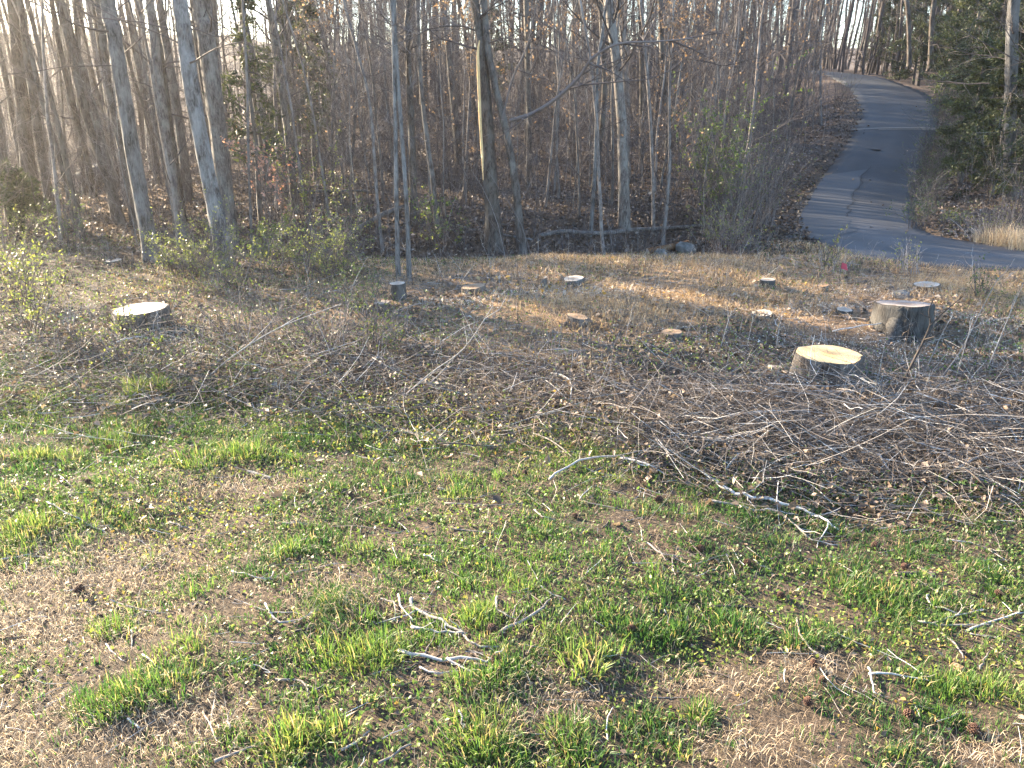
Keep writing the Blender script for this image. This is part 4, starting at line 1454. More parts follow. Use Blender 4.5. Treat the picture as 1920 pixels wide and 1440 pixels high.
BP = [
    ([(1547, 827), (1580, 840), (1607, 860), (1647, 883), (1693, 920)], .020, 'thick pale branch sloping down through the brush pile', 3),
    ([(1280, 872), (1320, 860), (1380, 840), (1420, 830)], .014, 'whitish branch along the front left of the brush pile', 4),
    ([(1360, 887), (1400, 870), (1443, 863)], .014, 'short whitish branch in front of the brush pile', 3),
    ([(1313, 800), (1447, 793), (1580, 787)], .012, 'long straight grey branch lying level over the brush pile', 2),
    ([(1580, 827), (1613, 803), (1663, 787)], .010, 'thin straight stick rising out of the brush pile', 1),
    ([(1647, 753), (1713, 730), (1780, 723), (1925, 727)], .013, 'dark arching cane lying along the top of the brush pile', 2),
    ([(1657, 742), (1780, 737), (1925, 747)], .011, 'second dark cane just below the arching one', 2),
    ([(1620, 870), (1690, 850), (1760, 868), (1800, 850)], .012, 'wavy grey branch in the right half of the brush pile', 4),
    ([(1280, 850), (1300, 830), (1350, 845), (1400, 870)], .012, 'curved white branch at the left nose of the brush pile', 4),
    ([(1225, 820), (1240, 845), (1215, 858), (1130, 863)], .013, 'white branch bowed round in a hook left of the brush pile', 2),
    ([(1000, 818), (1040, 845), (1080, 870)], .011, 'tan stick slanting out of the weeds into the grass', 1),
    ([(1085, 795), (1140, 820), (1180, 848)], .010, 'long thin tan stick along the edge of the weeds', 1),
    ([(1030, 905), (1080, 880), (1150, 870), (1200, 872)], .013, 'crooked white branch where grass meets the weeds', 4),
    ([(1160, 865), (1210, 885), (1250, 897)], .013, 'pale branch sloping beside the crooked white branch', 3),
    ([(1032, 705), (1066, 725), (1072, 760)], .014, 'white stick bent at a right angle among brown leaves', 0),
    ([(213, 650), (245, 646), (282, 638)], .016, 'pale branch in front of the broad slanting stump', 2),
    ([(755, 814), (780, 830), (785, 850)], .010, 'thin white twig hanging down in the dark weeds', 0),
    ([(1190, 640), (1240, 632), (1300, 622), (1310, 612)], .010, 'pale curved stick lying beyond the tan stump', 2),
    ([(1560, 625), (1610, 628), (1660, 620), (1674, 610)], .012, 'pale branch lying at the foot of the big grey stump', 3),
    ([(1770, 905), (1830, 880), (1900, 850)], .012, 'long grey stick crossing the far right of the brush pile', 2),
    ([(1850, 820), (1890, 830), (1908, 860)], .012, 'curled pale branch at the far right of the brush pile', 2),
    ([(1750, 812), (1780, 840), (1825, 862)], .010, 'thin white stick sloping in the right of the brush pile', 1),
]
for k, (px, r0, label, tw) in enumerate(BP):
    rr = np.random.default_rng(300 + k)
    branch(px, r0 * .75, label, tw, tint=.25 if 'dark' in label else (.5 if 'tan' in label else rr.uniform(.72, .9)), seed=300 + k, lift=.10 if px[0][0] > 1250 else .05, group='branches in the cleared brush')


# sticks of the brush pile: countable ones as things, the finest tangle as stuff
def pile_xy(N, r):
    out = []
    while len(out) < N:
        q = r.uniform()
        if q < .40:
            u, v = r.uniform(1180, 1960), r.normal(850, 42)
            if u < 1320:
                v = r.normal(825, 28)
        elif q < .60:
            u, v = r.uniform(900, 1500), r.normal(760, 45)
        else:
            u, v = r.uniform(-20, 1000), r.normal(715, 50)
        if (735 if u > 1150 else 610) < v < 965:
            p = hit(u, v, 16)
            out.append(p)
    return np.array(out)


r = np.random.default_rng(41)
PS = pile_xy(190, r)
proto_sticks = []
for k in range(12):
    L = r.uniform(.5, 1.25)
    P = walk(np.zeros((1, 3)), np.array([[1.0, 0, .0]]), np.array([L]), 9, .11, 0, r)[0]
    P[:, 2] *= .35
    P -= P[4]
    r0 = r.uniform(.0028, .0066)
    g = Geo()
    tubes(g, P, r0 * np.linspace(1, .4, 9), 6, [.15, .35, .5, .8][k % 4], cap=True)
    st = g.mesh('stem', M_STICK)
    m = 4
    S, D = along(np.repeat(P[None], m, 0), r.uniform(.25, .95, m))
    Q = walk(S, D + r.normal(0, .6, (m, 3)) * np.array([1, 1, .4]), L * r.uniform(.15, .4, m), 5, .2, 0, r)
    tw = []
    for q in Q:
        g = Geo()
        tubes(g, q, r0 * .5 * np.linspace(1, .4, 5), 4, r.uniform(.3, .9))
        tw.append(g.mesh('twig', M_STICK))
    proto_sticks.append((st, tw))
PLACES = [(-50, 420, 'in the weeds below the broad slanting stump'), (420, 900, 'in the dark weeds at the centre'), (900, 1200, 'where the brush thins out before the brown leaves'), (1200, 1400, 'at the left nose of the brush pile'),
          (1400, 1600, 'in the brush below the tan stump'), (1600, 1780, 'in the brush below the dry canes'), (1780, 2100, 'at the right end of the brush pile')]
byp = {}
for k, p in enumerate(PS):
    u, v, _ = project(p)
    z = [q for q, (a, b, t) in enumerate(PLACES) if a <= u < b]
    byp.setdefault(z[0] if z else 6, []).append((float(u), float(v), p))
for q, items in sorted(byp.items()):
    items.sort(key=lambda t: (round(t[1] / 30), t[0]))
    for k, (u, v, p) in enumerate(items):
        pile = q >= 3
        hz = r.uniform(.02, .17 if pile else .09)
        what = ['thin grey stick', 'pale bare stick', 'dry brown stick'][k % 3]
        root = empty('brush_stick', p + np.array([0, 0, hz]), f'{what} tangled {PLACES[q][2]}', 'stick', f'loose sticks {PLACES[q][2]}')
        root.rotation_euler = (r.normal(0, .12), r.normal(0, .14), r.normal(0, 1.1) + (math.pi if r.uniform() < .5 else 0))
        a, b = proto_sticks[(k * 5 + q) % 12]
        link('stem', a, root)
        for t_ in b:
            link('twig', t_, root)


# ------------------------------------------------------------------ upright stems and canes in the clearing
def cane(px, r0, label, tint=.5, tw=3, seed=0, name='dry_cane', dy=0.0, leafn=0, extra=()):
    r = np.random.default_rng(1500 + seed)
    b = hit(*px[0])
    root = empty(name, b, label, 'plant', 'upright stems in the clearing')
    P = resample(np.array([b - [0, 0, .05]] + [at_y(u, v, b[1] + dy * (k + 1)) for k, (u, v) in enumerate(px[1:])]) - b, max(8, 4 * len(px)))
    K = len(P)
    g = Geo()
    tubes(g, P, r0 * np.linspace(1, .35, K), 6, tint)
    for e in extra:
        E = resample(np.array([at_y(u, v, b[1] + .03) for u, v in e]) - b, 8)
        tubes(g, E, r0 * .6 * np.linspace(1, .4, 8), 5, tint)
    link('stem', g.mesh('stem', M_STICK), root)
    L = np.linalg.norm(P[-1] - P[0])
    if tw:
        S, D = along(np.repeat(P[None], tw, 0), r.uniform(.35, .95, tw))
        Q = walk(S, D + r.normal(0, .5, (tw, 3)), L * r.uniform(.12, .35, tw), 5, .15, .05, r)
        for q in Q:
            g = Geo()
            tubes(g, q, r0 * .45 * np.linspace(1, .4, 5), 4, min(1, tint + .1))
            link('twig', g.mesh('twig', M_STICK), root)
        if leafn:
            lg = Geo()
            m = r.integers(0, tw, leafn)
            C, _ = along(Q[m], r.uniform(.2, 1, leafn))
            leaves(lg, C, r.uniform(.03, .055, leafn), r, r.uniform(.4, 1, leafn), .4)
            link('leaves', lg.mesh('leaves', M_LEAF), root)
    return root


CN = [
    ([(1688, 720), (1713, 677), (1743, 613), (1742, 583), (1750, 562)], .016, 'dark crooked upright stem forking before the big grey stump', .08, 3, 0, [[(1742, 612), (1770, 585), (1805, 556)]]),
    ([(1760, 707), (1800, 660), (1837, 587), (1872, 520)], .008, 'longest tan cane leaning right past the big grey stump', .66, 2, 0, ()),
    ([(1737, 688), (1763, 633), (1790, 583)], .007, 'straight tan cane just right of the dark crooked stem', .68, 1, 0, ()),
    ([(1473, 713), (1493, 653), (1527, 597)], .007, 'thin dark stem leaning beside the large tan stump', .1, 2, 0, ()),
    ([(1664, 720), (1695, 655), (1707, 605)], .005, 'thin dark cane left of the dark crooked stem', .2, 2, 0, ()),
    ([(1820, 700), (1845, 640), (1872, 575)], .005, 'thin dark cane at the far right of the clearing', .2, 2, 0, ()),
    ([(1348, 660), (1360, 620), (1372, 582)], .006, 'tan feathery weed stalk left of the tan stump', .7, 5, 0, ()),
    ([(1400, 650), (1408, 615), (1414, 585)], .005, 'slim tan stalk beside the flush-cut stump', .7, 3, 0, ()),
    ([(380, 710), (417, 683), (467, 647), (533, 610), (640, 570)], .010, 'long tan cane slanting low over the weeds toward the right', .72, 2, 0, ()),
    ([(575, 592), (577, 540), (576, 490)], .006, 'thin grey upright stem at the edge of the wood', .45, 3, 0, ()),
    ([(430, 592), (466, 505), (475, 440)], .006, 'thin bent stem leaning in front of the lichen-spotted trunk', .45, 3, 10, ()),
    ([(165, 732), (164, 690), (163, 662)], .007, 'short dark upright stub in the weeds', .1, 1, 6, ()),
    ([(303, 706), (302, 672), (299, 640)], .007, 'short green-leaved upright stem below the broad slanting stump', .2, 4, 30, ()),
    ([(1108, 684), (1108, 625), (1107, 568)], .006, 'dark straight upright stem beside the slanted brown stump', .12, 2, 0, ()),
    ([(970, 602), (972, 560), (978, 520)], .006, 'thin dark upright stem in the middle of the clearing', .15, 3, 0, ()),
    ([(740, 750), (807, 700), (870, 653), (925, 572)], .009, 'long pale cane leaning across the middle of the weeds', .7, 2, 0, ()),
    ([(772, 742), (825, 700), (865, 655)], .006, 'thinner pale cane parallel to the long leaning one', .66, 1, 0, ()),
    ([(840, 600), (832, 550), (826, 500)], .006, 'thin stem rising near the wide dark stump', .3, 3, 0, ()),
    ([(505, 660), (490, 610), (462, 560)], .006, 'dark thin stem leaning left in the weedy hollow', .2, 3, 0, ()),
    ([(1545, 500), (1575, 470), (1600, 452)], .005, 'thin dry stalk leaning at the road edge', .6, 3, 0, ()),
    ([(1620, 500), (1636, 470), (1648, 448)], .005, 'thin dry stalk on the verge near the road bend', .6, 3, 0, ()),
    ([(1170, 640), (1180, 600), (1190, 560)], .004, 'pale grassy stalk near the short brown barked stump', .7, 2, 0, ()),
    ([(680, 690), (683, 640), (680, 600)], .006, 'dark upright stem amid the central weeds', .15, 3, 0, ()),
    ([(1640, 735), (1652, 680), (1660, 640)], .005, 'short tan cane between the tan stump and the dark crooked stem', .7, 2, 0, ()),
    ([(1790, 715), (1812, 640), (1826, 592)], .005, 'tan stalk under the longest tan cane', .7, 3, 0, ()),
    ([(1850, 690), (1884, 612), (1905, 560)], .006, 'tan stalk leaning out at the far right of the clearing', .75, 3, 0, ()),
    ([(1725, 720), (1722, 670), (1712, 640)], .004, 'pale grassy stalk just right of the dark crooked stem foot', .8, 3, 0, ()),
    ([(1455, 655), (1462, 610), (1476, 570)], .004, 'pale feathery stalk behind the white split chunk', .8, 4, 0, ()),
    ([(300, 640), (322, 575), (345, 520)], .006, 'long dark stem arching over the broad slanting stump', .2, 4, 0, ()),
    ([(640, 600), (660, 540), (690, 480)], .005, 'pale thin stem leaning among the yellowish brambles', .7, 4, 0, ()),
    ([(540, 640), (556, 560), (560, 500)], .005, 'thin bare stem in the arching brambles', .5, 4, 0, ()),
    ([(1285, 640), (1300, 590), (1320, 545)], .004, 'thin pale stalk leaning right in the sunlit pine straw', .65, 2, 0, ()),
]
for k, (px, r0, label, ti, tw, lf, ex) in enumerate(CN):
    cane(px, r0, label, ti, tw, seed=k, leafn=lf, extra=ex, dy=.02)


# ------------------------------------------------------------------ shrubs
def shrub(u, v, h, rad, label, ns=14, nl=500, lmat=None, tint=(.2, 1.0), tw=.4, seed=0, lsize=(.025, .05), name='leafy_shrub', cat='shrub', arch=0.0):
    r = np.random.default_rng(1700 + seed)
    b = hit(u, v)
    root = empty(name, b, label, cat, 'shrubs and brambles along the wood edge')
    S = np.c_[r.normal(0, rad * .25, (ns, 2)), np.full(ns, -.03)]
    az = r.uniform(0, TAU, ns)
    sp = rad / h * r.uniform(.2, 1.2, ns)
    B = walk(S, np.stack([np.cos(az) * sp, np.sin(az) * sp, np.ones(ns)], 1), h * r.uniform(.55, 1.1, ns), 8, .10, -arch, r)
    g = Geo()
    Q = twig_system(g, B, (.0065 * np.linspace(1, .3, 8))[None] * r.uniform(.6, 1.3, ns)[:, None] + .001, r, ns * 6, ns * 9, tint0=tw, spread=.7)
    link('stems', g.mesh('stems', M_TWIG), root)
    if nl:
        lg = Geo()
        m = r.integers(0, len(Q), nl)
        C, _ = along(Q[m], r.uniform(.1, 1, nl))
        C = C + r.normal(0, .02, C.shape)
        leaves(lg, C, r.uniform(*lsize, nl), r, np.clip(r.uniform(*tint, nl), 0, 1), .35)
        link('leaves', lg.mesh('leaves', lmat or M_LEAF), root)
    return root


SH = [
    (58, 640, 1.1, .35, 'tall leafy sprig with yellow-green new leaves by the broad slanting stump', dict(ns=11, nl=520, tint=(.45, 1), lsize=(.025, .055))),
    (40, 560, .9, .4, 'sparse yellow-green shrub at the weedy side of the clearing', dict(ns=12, nl=420, tint=(.5, 1), lsize=(.035, .06))),
    (150, 660, .5, .3, 'low green sprig left of the broad slanting stump', dict(ns=6, nl=70, tint=(.4, 1))),
    (215, 690, .5, .25, 'low leafy sprig directly before the broad slanting stump', dict(ns=6, nl=80, tint=(.5, 1))),
    (520, 450, 2.1, .55, 'pink-leaved young shrub behind the bramble thicket', dict(ns=10, nl=420, lmat=M_PINK, tint=(0, 1), lsize=(.05, .10))),
    (575, 440, 2.0, .8, 'sunlit yellow-leaved shrub beside the pink-leaved one', dict(ns=16, nl=900, tint=(.6, 1), lsize=(.03, .07))),
    (500, 486, .8, .5, 'bright green fresh shrub low at the wood edge', dict(ns=14, nl=500, tint=(.55, .95), lsize=(.05, .09))),
    (540, 505, .9, .9, 'bramble thicket below the bright green shrub', dict(ns=44, nl=1300, tint=(.4, 1), arch=.05)),
    (620, 520, .9, .8, 'yellowish bramble thicket left of the tall narrow stump', dict(ns=44, nl=1300, tint=(.6, 1), arch=.05)),
    (650, 475, 1.3, .7, 'dark-leaved shrub at the foot of the curved fallen log', dict(ns=16, nl=500, tint=(0, .7))),
    (680, 590, .7, .5, 'grey-green low bush beside the short white-topped stump', dict(ns=20, nl=700, tint=(0, .4), lsize=(.02, .04))),
    (830, 470, 1.0, .6, 'evergreen vine clump at the foot of the slim brown trunk', dict(ns=14, nl=450, tint=(.1, .9), lsize=(.04, .08))),
    (390, 520, 1.0, .7, 'sunlit weedy thicket at the foot of the lichen-spotted trunk', dict(ns=36, nl=1200, tint=(.6, 1), arch=.03)),
    (330, 515, .7, .7, 'yellow weedy thicket between the two pale trunks', dict(ns=30, nl=900, tint=(.6, 1), arch=.03)),
    (440, 540, .8, .8, 'tangled weeds right of the lichen-spotted trunk', dict(ns=26, nl=450, tint=(.3, .9), arch=.05)),
    (130, 470, 1.0, .6, 'fine-leaved green bush under the dark trunks', dict(ns=14, nl=450, tint=(.2, .8))),
    (25, 485, .9, .7, 'pale sunlit bush at the sunny end of the wood', dict(ns=18, nl=500, tint=(.5, 1))),
    (1330, 425, 2.6, .7, 'green-leaved tall shrub on the scrubby road bank', dict(ns=22, nl=2600, tint=(.1, .8), lsize=(.04, .08))),
    (1375, 440, 2.2, .7, 'scrub of tan stems on the road bank', dict(ns=46, nl=600, tint=(.3, .9), tw=.7)),
    (1420, 425, 1.9, .7, 'tan twiggy scrub nearest the road on the bank', dict(ns=46, nl=300, tint=(.3, .9), tw=.85)),
    (1345, 470, .9, .7, 'low weedy scrub at the foot of the road bank', dict(ns=40, nl=700, tint=(.4, .9), tw=.7)),
    (1400, 480, .7, .6, 'sunlit tan weeds below the road bank scrub', dict(ns=30, nl=150, tint=(.6, 1), tw=.75)),
    (1545, 500, .55, .3, 'small yellow-leaved weed on the road verge', dict(ns=8, nl=120, tint=(.7, 1))),
    (1700, 512, .6, .4, 'feathery tan weed clump at the near edge of the road', dict(ns=18, nl=120, tint=(.7, 1), tw=.8)),
    (1560, 512, .45, .35, 'tan dry weed clump left of the pink flag', dict(ns=16, nl=80, tint=(.8, 1), tw=.8)),
    (1838, 560, .5, .25, 'small grey-green bush near the white wood chunk', dict(ns=10, nl=160, tint=(0, .5))),
    (1790, 430, .6, .6, 'fresh green ground bush on the road shoulder', dict(ns=16, nl=450, tint=(.4, .9))),
    (1890, 455, .9, .8, 'sunlit tan grass bush at the far side of the road', dict(ns=40, nl=120, tint=(.8, 1), tw=.9)),
    (1840, 452, .6, .5, 'lower sunlit dry bush on the road shoulder', dict(ns=30, nl=120, tint=(.8, 1), tw=.85)),
    (1765, 215, 1.6, .7, 'bright green sprig shrub by the road crest', dict(ns=10, nl=420, tint=(.5, 1), lsize=(.06, .11))),
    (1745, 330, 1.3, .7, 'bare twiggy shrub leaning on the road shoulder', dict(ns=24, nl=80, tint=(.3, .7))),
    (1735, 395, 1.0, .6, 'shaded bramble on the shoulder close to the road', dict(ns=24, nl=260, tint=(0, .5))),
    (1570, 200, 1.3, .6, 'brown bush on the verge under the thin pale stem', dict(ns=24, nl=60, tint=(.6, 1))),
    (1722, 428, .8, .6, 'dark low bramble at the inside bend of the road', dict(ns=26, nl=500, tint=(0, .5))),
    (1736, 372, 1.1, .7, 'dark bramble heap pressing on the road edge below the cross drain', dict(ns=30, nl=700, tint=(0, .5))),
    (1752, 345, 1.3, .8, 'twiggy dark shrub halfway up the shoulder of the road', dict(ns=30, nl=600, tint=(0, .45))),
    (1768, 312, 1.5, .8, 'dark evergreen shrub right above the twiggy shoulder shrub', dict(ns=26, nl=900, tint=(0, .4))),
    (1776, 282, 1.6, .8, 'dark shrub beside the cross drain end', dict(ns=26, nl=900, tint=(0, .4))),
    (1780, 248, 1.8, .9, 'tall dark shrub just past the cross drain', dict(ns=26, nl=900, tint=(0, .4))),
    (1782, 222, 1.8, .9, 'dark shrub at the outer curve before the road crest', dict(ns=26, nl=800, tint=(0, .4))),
    (235, 640, .45, .3, 'tiny leafy weeds hugging the broad slanting stump', dict(ns=10, nl=160, tint=(.4, 1))),
    (700, 650, .6, .5, 'leafy green weeds in the centre of the clearing', dict(ns=16, nl=260, tint=(.2, .8))),
    (600, 660, .6, .6, 'dry grey weed clump in the centre of the clearing', dict(ns=26, nl=80, tint=(.2, .6))),
    (460, 640, .7, .7, 'arching bramble clump amid the cleared weeds', dict(ns=26, nl=160, tint=(.3, .9), arch=.08)),
]
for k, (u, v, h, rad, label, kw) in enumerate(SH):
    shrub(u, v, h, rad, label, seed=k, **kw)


# ------------------------------------------------------------------ pine cones
def cone_mesh():
    g = Geo()
    r = np.random.default_rng(5)
    n = 64
    for k in range(n):
        f = k / (n - 1)
        a = k * 2.39996
        z = .062 * (f - .45)
        rr = .027 * math.sin(math.pi * (.12 + .83 * f)) ** .8
        c, s = math.cos(a), math.sin(a)
        o = np.array([c, s, .15])
        t = np.array([-s, c, 0])
        p0 = np.array([c * rr * .25, s * rr * .25, z - .004])
        p1 = p0 + o * rr * .95
        w = .006 + rr * .22
        up_ = np.array([0, 0, .004])
        V = [p0 - t * w * .5, p0 + t * w * .5, p1 + t * w + up_, p1 - t * w + up_, p1 + o * .004 - up_ * .6]
        g.add(V, [[0, 1, 2, 3]], [[3, 2, 4], [0, 3, 4], [1, 4, 2]], np.array([.2, .2, .75, .75, 1.0]) * r.uniform(.7, 1.1))
    V = [[.008 * math.cos(a), .008 * math.sin(a), z] for z in (-.03, .03) for a in np.linspace(0, TAU, 7)[:-1]]
    g.add(V, [[i, (i + 1) % 6, 6 + (i + 1) % 6, 6 + i] for i in range(6)], tint=.05)
    return g.mesh('pine_cone', M_CONE, False)


CM = cone_mesh()
CONES = [(985, 1386, 'largest open pine cone on the straw near the front'), (1235, 943, 'dark pine cone in the upper lawn by the curved tan twig'), (1183, 1190, 'pine cone in dark soil before the round dark tuft'),
         (930, 1248, 'pine cone at the tip of the bleached white branch'), (984, 893, 'pine cone standing in the green strip below the weeds'), (1313, 1037, 'pine cone beside the curving tan twig'),
         (1400, 1062, 'pine cone left of the thin twig below the long branches'), (1513, 1328, 'pine cone in the pale grass near the lower right'), (1823, 1378, 'dark pine cone at the lower right corner of the lawn'),
         (1702, 1352, 'reddish open pine cone among pale chips at the lower right'), (1540, 1289, 'pine cone in dull grass right of the curved tan stick'), (1525, 1252, 'pine cone next to the end of the curved tan stick'),
         (1463, 1125, 'pine cone in yellowed weeds over the dipped branch'), (1694, 1072, 'reddish pine cone above the lichen-crusted limb'), (152, 1115, 'dark pine cone lying alone on the straw patch'),
         (187, 1166, 'pine cone at the bright little tuft under the straw'), (356, 1242, 'reddish pine cone under the yellow-green tuft'), (604, 1024, 'pine cone in the grass at the left middle'), (166, 911, 'dark pine cone in the bright far left grass'),
         (1078, 975, 'pine cone near the long level grey branch'), (923, 1190, 'red-brown pine cone by the stout grey stick'), (1870, 1120, 'pine cone in the bare dark hollow at the right'), (1640, 1030, 'pine cone on the lawn below the forked grey branch')]
for k, (u, v, label) in enumerate(CONES):
    b = hit(u, v)
    o = link('pine_cone', CM, loc=b + np.array([0, 0, .03]))
    rr = np.random.default_rng(k)
    o.rotation_euler = (rr.uniform(.6, 1.5), rr.uniform(-.5, .5), rr.uniform(0, 6))
    s = rr.uniform(.65, .95)
    o.scale = (s, s, s)
    tag(o, label, 'pine cone', 'pine cones lying in the grass')


# ------------------------------------------------------------------ distinct grass tufts
def tuft_geo(g, x, y, rad, n, hgt, r, tint=(.2, .6), w=.0055, lean=(.2, .95), bias=(0, 0), zoff=0):
    a = r.uniform(0, TAU, n)
    q = np.sqrt(r.uniform(0, 1, n)) * rad
    c3 = r.normal(0, rad * .55, (4, 2))[r.integers(0, 4, n)]
    bx, by = x + q * np.cos(a) * .7 + c3[:, 0], y + q * np.sin(a) * .6 + c3[:, 1] * .7
    B = np.stack([bx, by, ground_z(bx, by) - .006], 1)
    az = np.arctan2(np.sin(a) * q / rad + r.normal(0, .5, n) + bias[1], np.cos(a) * q / rad + r.normal(0, .5, n) + bias[0])
    tint = np.where(r.uniform(0, 1, n) < .13, r.uniform(.8, 1, n), r.uniform(*tint, n))
    ln = np.clip(r.uniform(*lean, n) * (.45 + .55 * q / rad), 0, .95)
    blades(g, B, hgt * r.uniform(.45, 1.15, n) * (1.1 - .35 * q / rad), az, ln, w * r.uniform(.6, 1.2, n), r, np.clip(tint, 0, 1))


TF = [
    (285, 745, .24, 420, .26, 'tallest bright grass tuft at the edge of the weeds', (.45, .75), {}),
    (228, 770, .14, 150, .18, 'smaller bright tuft just left below the tallest tuft', (.45, .75), {}),
    (430, 855, .34, 520, .17, 'wide bright green tuft in the sunny upper lawn', (.4, .7), {}),
    (245, 830, .24, 300, .15, 'dark based tuft below the two tall edge tufts', (.4, .7), {}),
    (110, 858, .22, 260, .14, 'round bright tuft in the far left lawn', (.45, .75), {}),
    (50, 865, .20, 260, .13, 'bright tuft nearest the far left edge', (.45, .75), {}),
    (550, 862, .14, 160, .12, 'narrow tuft right of the wide sunny tuft', (.35, .65), {}),
    (100, 1000, .30, 380, .14, 'broad bright tuft on the left with spiky leaves', (.45, .72), {}),
    (25, 1015, .22, 280, .14, 'sunny tuft touching the left border above the straw', (.45, .72), {}),
    (520, 1040, .16, 220, .13, 'dark green tuft in the middle left lawn', (.3, .6), {}),
    (250, 1315, .27, 620, .15, 'big sprawling tuft at the front with backlit blades', (.3, .62), {}),
    (240, 1175, .20, 260, .12, 'low tuft right under the straw patch', (.4, .7), {}),
    (345, 1222, .16, 200, .12, 'yellow-green spiky tuft near the front', (.45, .72), {}),
    (640, 1145, .20, 420, .17, 'drooping fine-leaved tussock combed to the left', (.15, .42), dict(w=.0028, bias=(-1.6, -.4), lean=(.6, .95))),
    (680, 1240, .30, 560, .15, 'bright central front tuft left of the white branch', (.42, .7), {}),
    (905, 1155, .16, 240, .12, 'bright rounded tuft behind the hooked pale arm', (.45, .7), {}),
    (968, 1256, .15, 260, .11, 'dark green compact tuft right of the white branch', (.25, .5), {}),
    (1238, 1195, .15, 300, .11, 'round dark tuft standing alone on the bare soil', (.22, .45), {}),
    (1095, 1262, .12, 70, .20, 'coarse broad-bladed yellow-green tuft at the front', (.55, .8), dict(w=.010)),
    (1130, 1232, .10, 40, .18, 'second coarse broad-bladed sprout just behind the first', (.5, .75), dict(w=.009)),
    (1075, 1400, .20, 300, .13, 'spiky tuft right of the largest pine cone', (.3, .6), {}),
    (850, 1405, .34, 620, .12, 'wide low tuft at the bottom of the view', (.4, .68), {}),
    (545, 1395, .22, 320, .15, 'pale spiky tuft at the front by the grey stick', (.5, .78), dict(w=.007)),
    (885, 1290, .20, 320, .12, 'leafy green tuft under the dark knobbly stick', (.35, .6), {}),
    (1390, 1190, .28, 420, .12, 'dark green tuft under the dipped whitish branch', (.2, .45), {}),
    (1190, 1155, .32, 480, .11, 'broad low dark tuft in the central right lawn', (.22, .48), {}),
    (1530, 1215, .16, 200, .12, 'dark tuft pierced by the curved tan stick', (.2, .45), {}),
    (1640, 1130, .26, 380, .12, 'wide tuft in the right lawn', (.25, .55), {}),
    (1790, 1290, .18, 220, .12, 'spreading light tuft right of the level white twig', (.4, .65), {}),
    (1900, 1310, .24, 340, .14, 'bright tuft at the lower right border', (.42, .7), {}),
    (1850, 1080, .16, 220, .11, 'green tuft above the bare dark hollow', (.3, .55), {}),
    (1310, 1345, .12, 150, .12, 'dark tuft at the edge of the pale lower straw', (.25, .5), {}),
    (870, 930, .18, 240, .10, 'soft tuft in the upper middle lawn', (.35, .6), {}),
    (860, 905, .16, 220, .10, 'tuft by the weeds above the soft middle tuft', (.35, .6), {}),
]
for k, (u, v, rad, nbl, hg, label, ti, kw) in enumerate(TF):
    r = np.random.default_rng(2000 + k)
    b = hit(u, v)
    g = Geo()
    tuft_geo(g, b[0], b[1], rad * .85, int(nbl * 1.25), hg * .9, r, (ti[0] - .05, ti[1] + .10), **kw)
    V = g.v[0]
    V -= b
    tag(link('grass_tuft', g.mesh('grass_tuft', M_GRASS), loc=b), label, 'grass tuft', 'distinct grass tufts in the lawn')

for k, (u, v, rad, nbl, hg, label) in enumerate([(1900, 462, .35, 420, .62, 'tall golden dry grass clump at the far side of the road'), (1868, 458, .30, 300, .48, 'shorter golden dry grass clump beside the tall one across the road'),
                                                (1935, 470, .40, 420, .65, 'golden dry grass clump cut by the view edge across the road'), (1845, 455, .22, 180, .34, 'small dry grass clump nearest the pale shoulder rock'), (1560, 498, .2, 160, .32, 'dry golden grass clump on the near verge of the road')]):
    r = np.random.default_rng(2300 + k)
    b = hit(u, v)
    g = Geo()
    tuft_geo(g, b[0], b[1], rad, nbl, hg, r, (.4, 1), w=.006)
    V = g.v[0]
    V -= b
    tag(link('dry_grass_clump', g.mesh('dry_grass_clump', M_STRAW), loc=b), label, 'dry grass', 'dry grass clumps along the road')

# ------------------------------------------------------------------ ground cover that nobody could count
r = np.random.default_rng(77)


def pxw(u, v):
    p = hit(u, v, 20)
    return p[0], p[1]


STRAW = [(pxw(190, 1075), .85, .45), (pxw(60, 1180), .9, .5), (pxw(60, 1390), .7, .35), (pxw(1350, 1290), .34, .14), (pxw(1390, 1400), .32, .14), (pxw(330, 1370), .5, .3), (pxw(640, 1120), .35, .3), (pxw(1020, 1330), .35, .25), (pxw(430, 915), .5, .2), (pxw(1530, 1260), .28, .12), (pxw(1830, 1420), .3, .15)]


def straw_mask(x, y):
    m = np.zeros_like(x)
    for (a, b), sx, sy in STRAW:
        m = np.maximum(m, np.exp(-((x - a) / sx) ** 2 - ((y - b) / sy) ** 2))
    return m


def lawn_far(x):
    """where the lawn gives way to weeds and brush"""
    return np.interp(x, [-6, -3.5, -1.5, .5, 1.6, 2.6, 4.5, 7], [9.0, 8.3, 7.3, 6.7, 6.1, 5.6, 5.2, 5.0])


def lawn_pts(N):
    y = r.uniform(2.3, 9.2, N)
    hw = .66 * y + 2.6
    x = r.uniform(-1, 1, N) * hw
    keep = r.uniform(0, 1, N) < hw / (.66 * 9.2 + 2.6)
    x, y = x[keep], y[keep]
    f = lawn_far(x)
    k = 1 - sm(f - .3, f + 1.0, y)
    keep = r.uniform(0, 1, len(x)) < k
    return x[keep], y[keep]


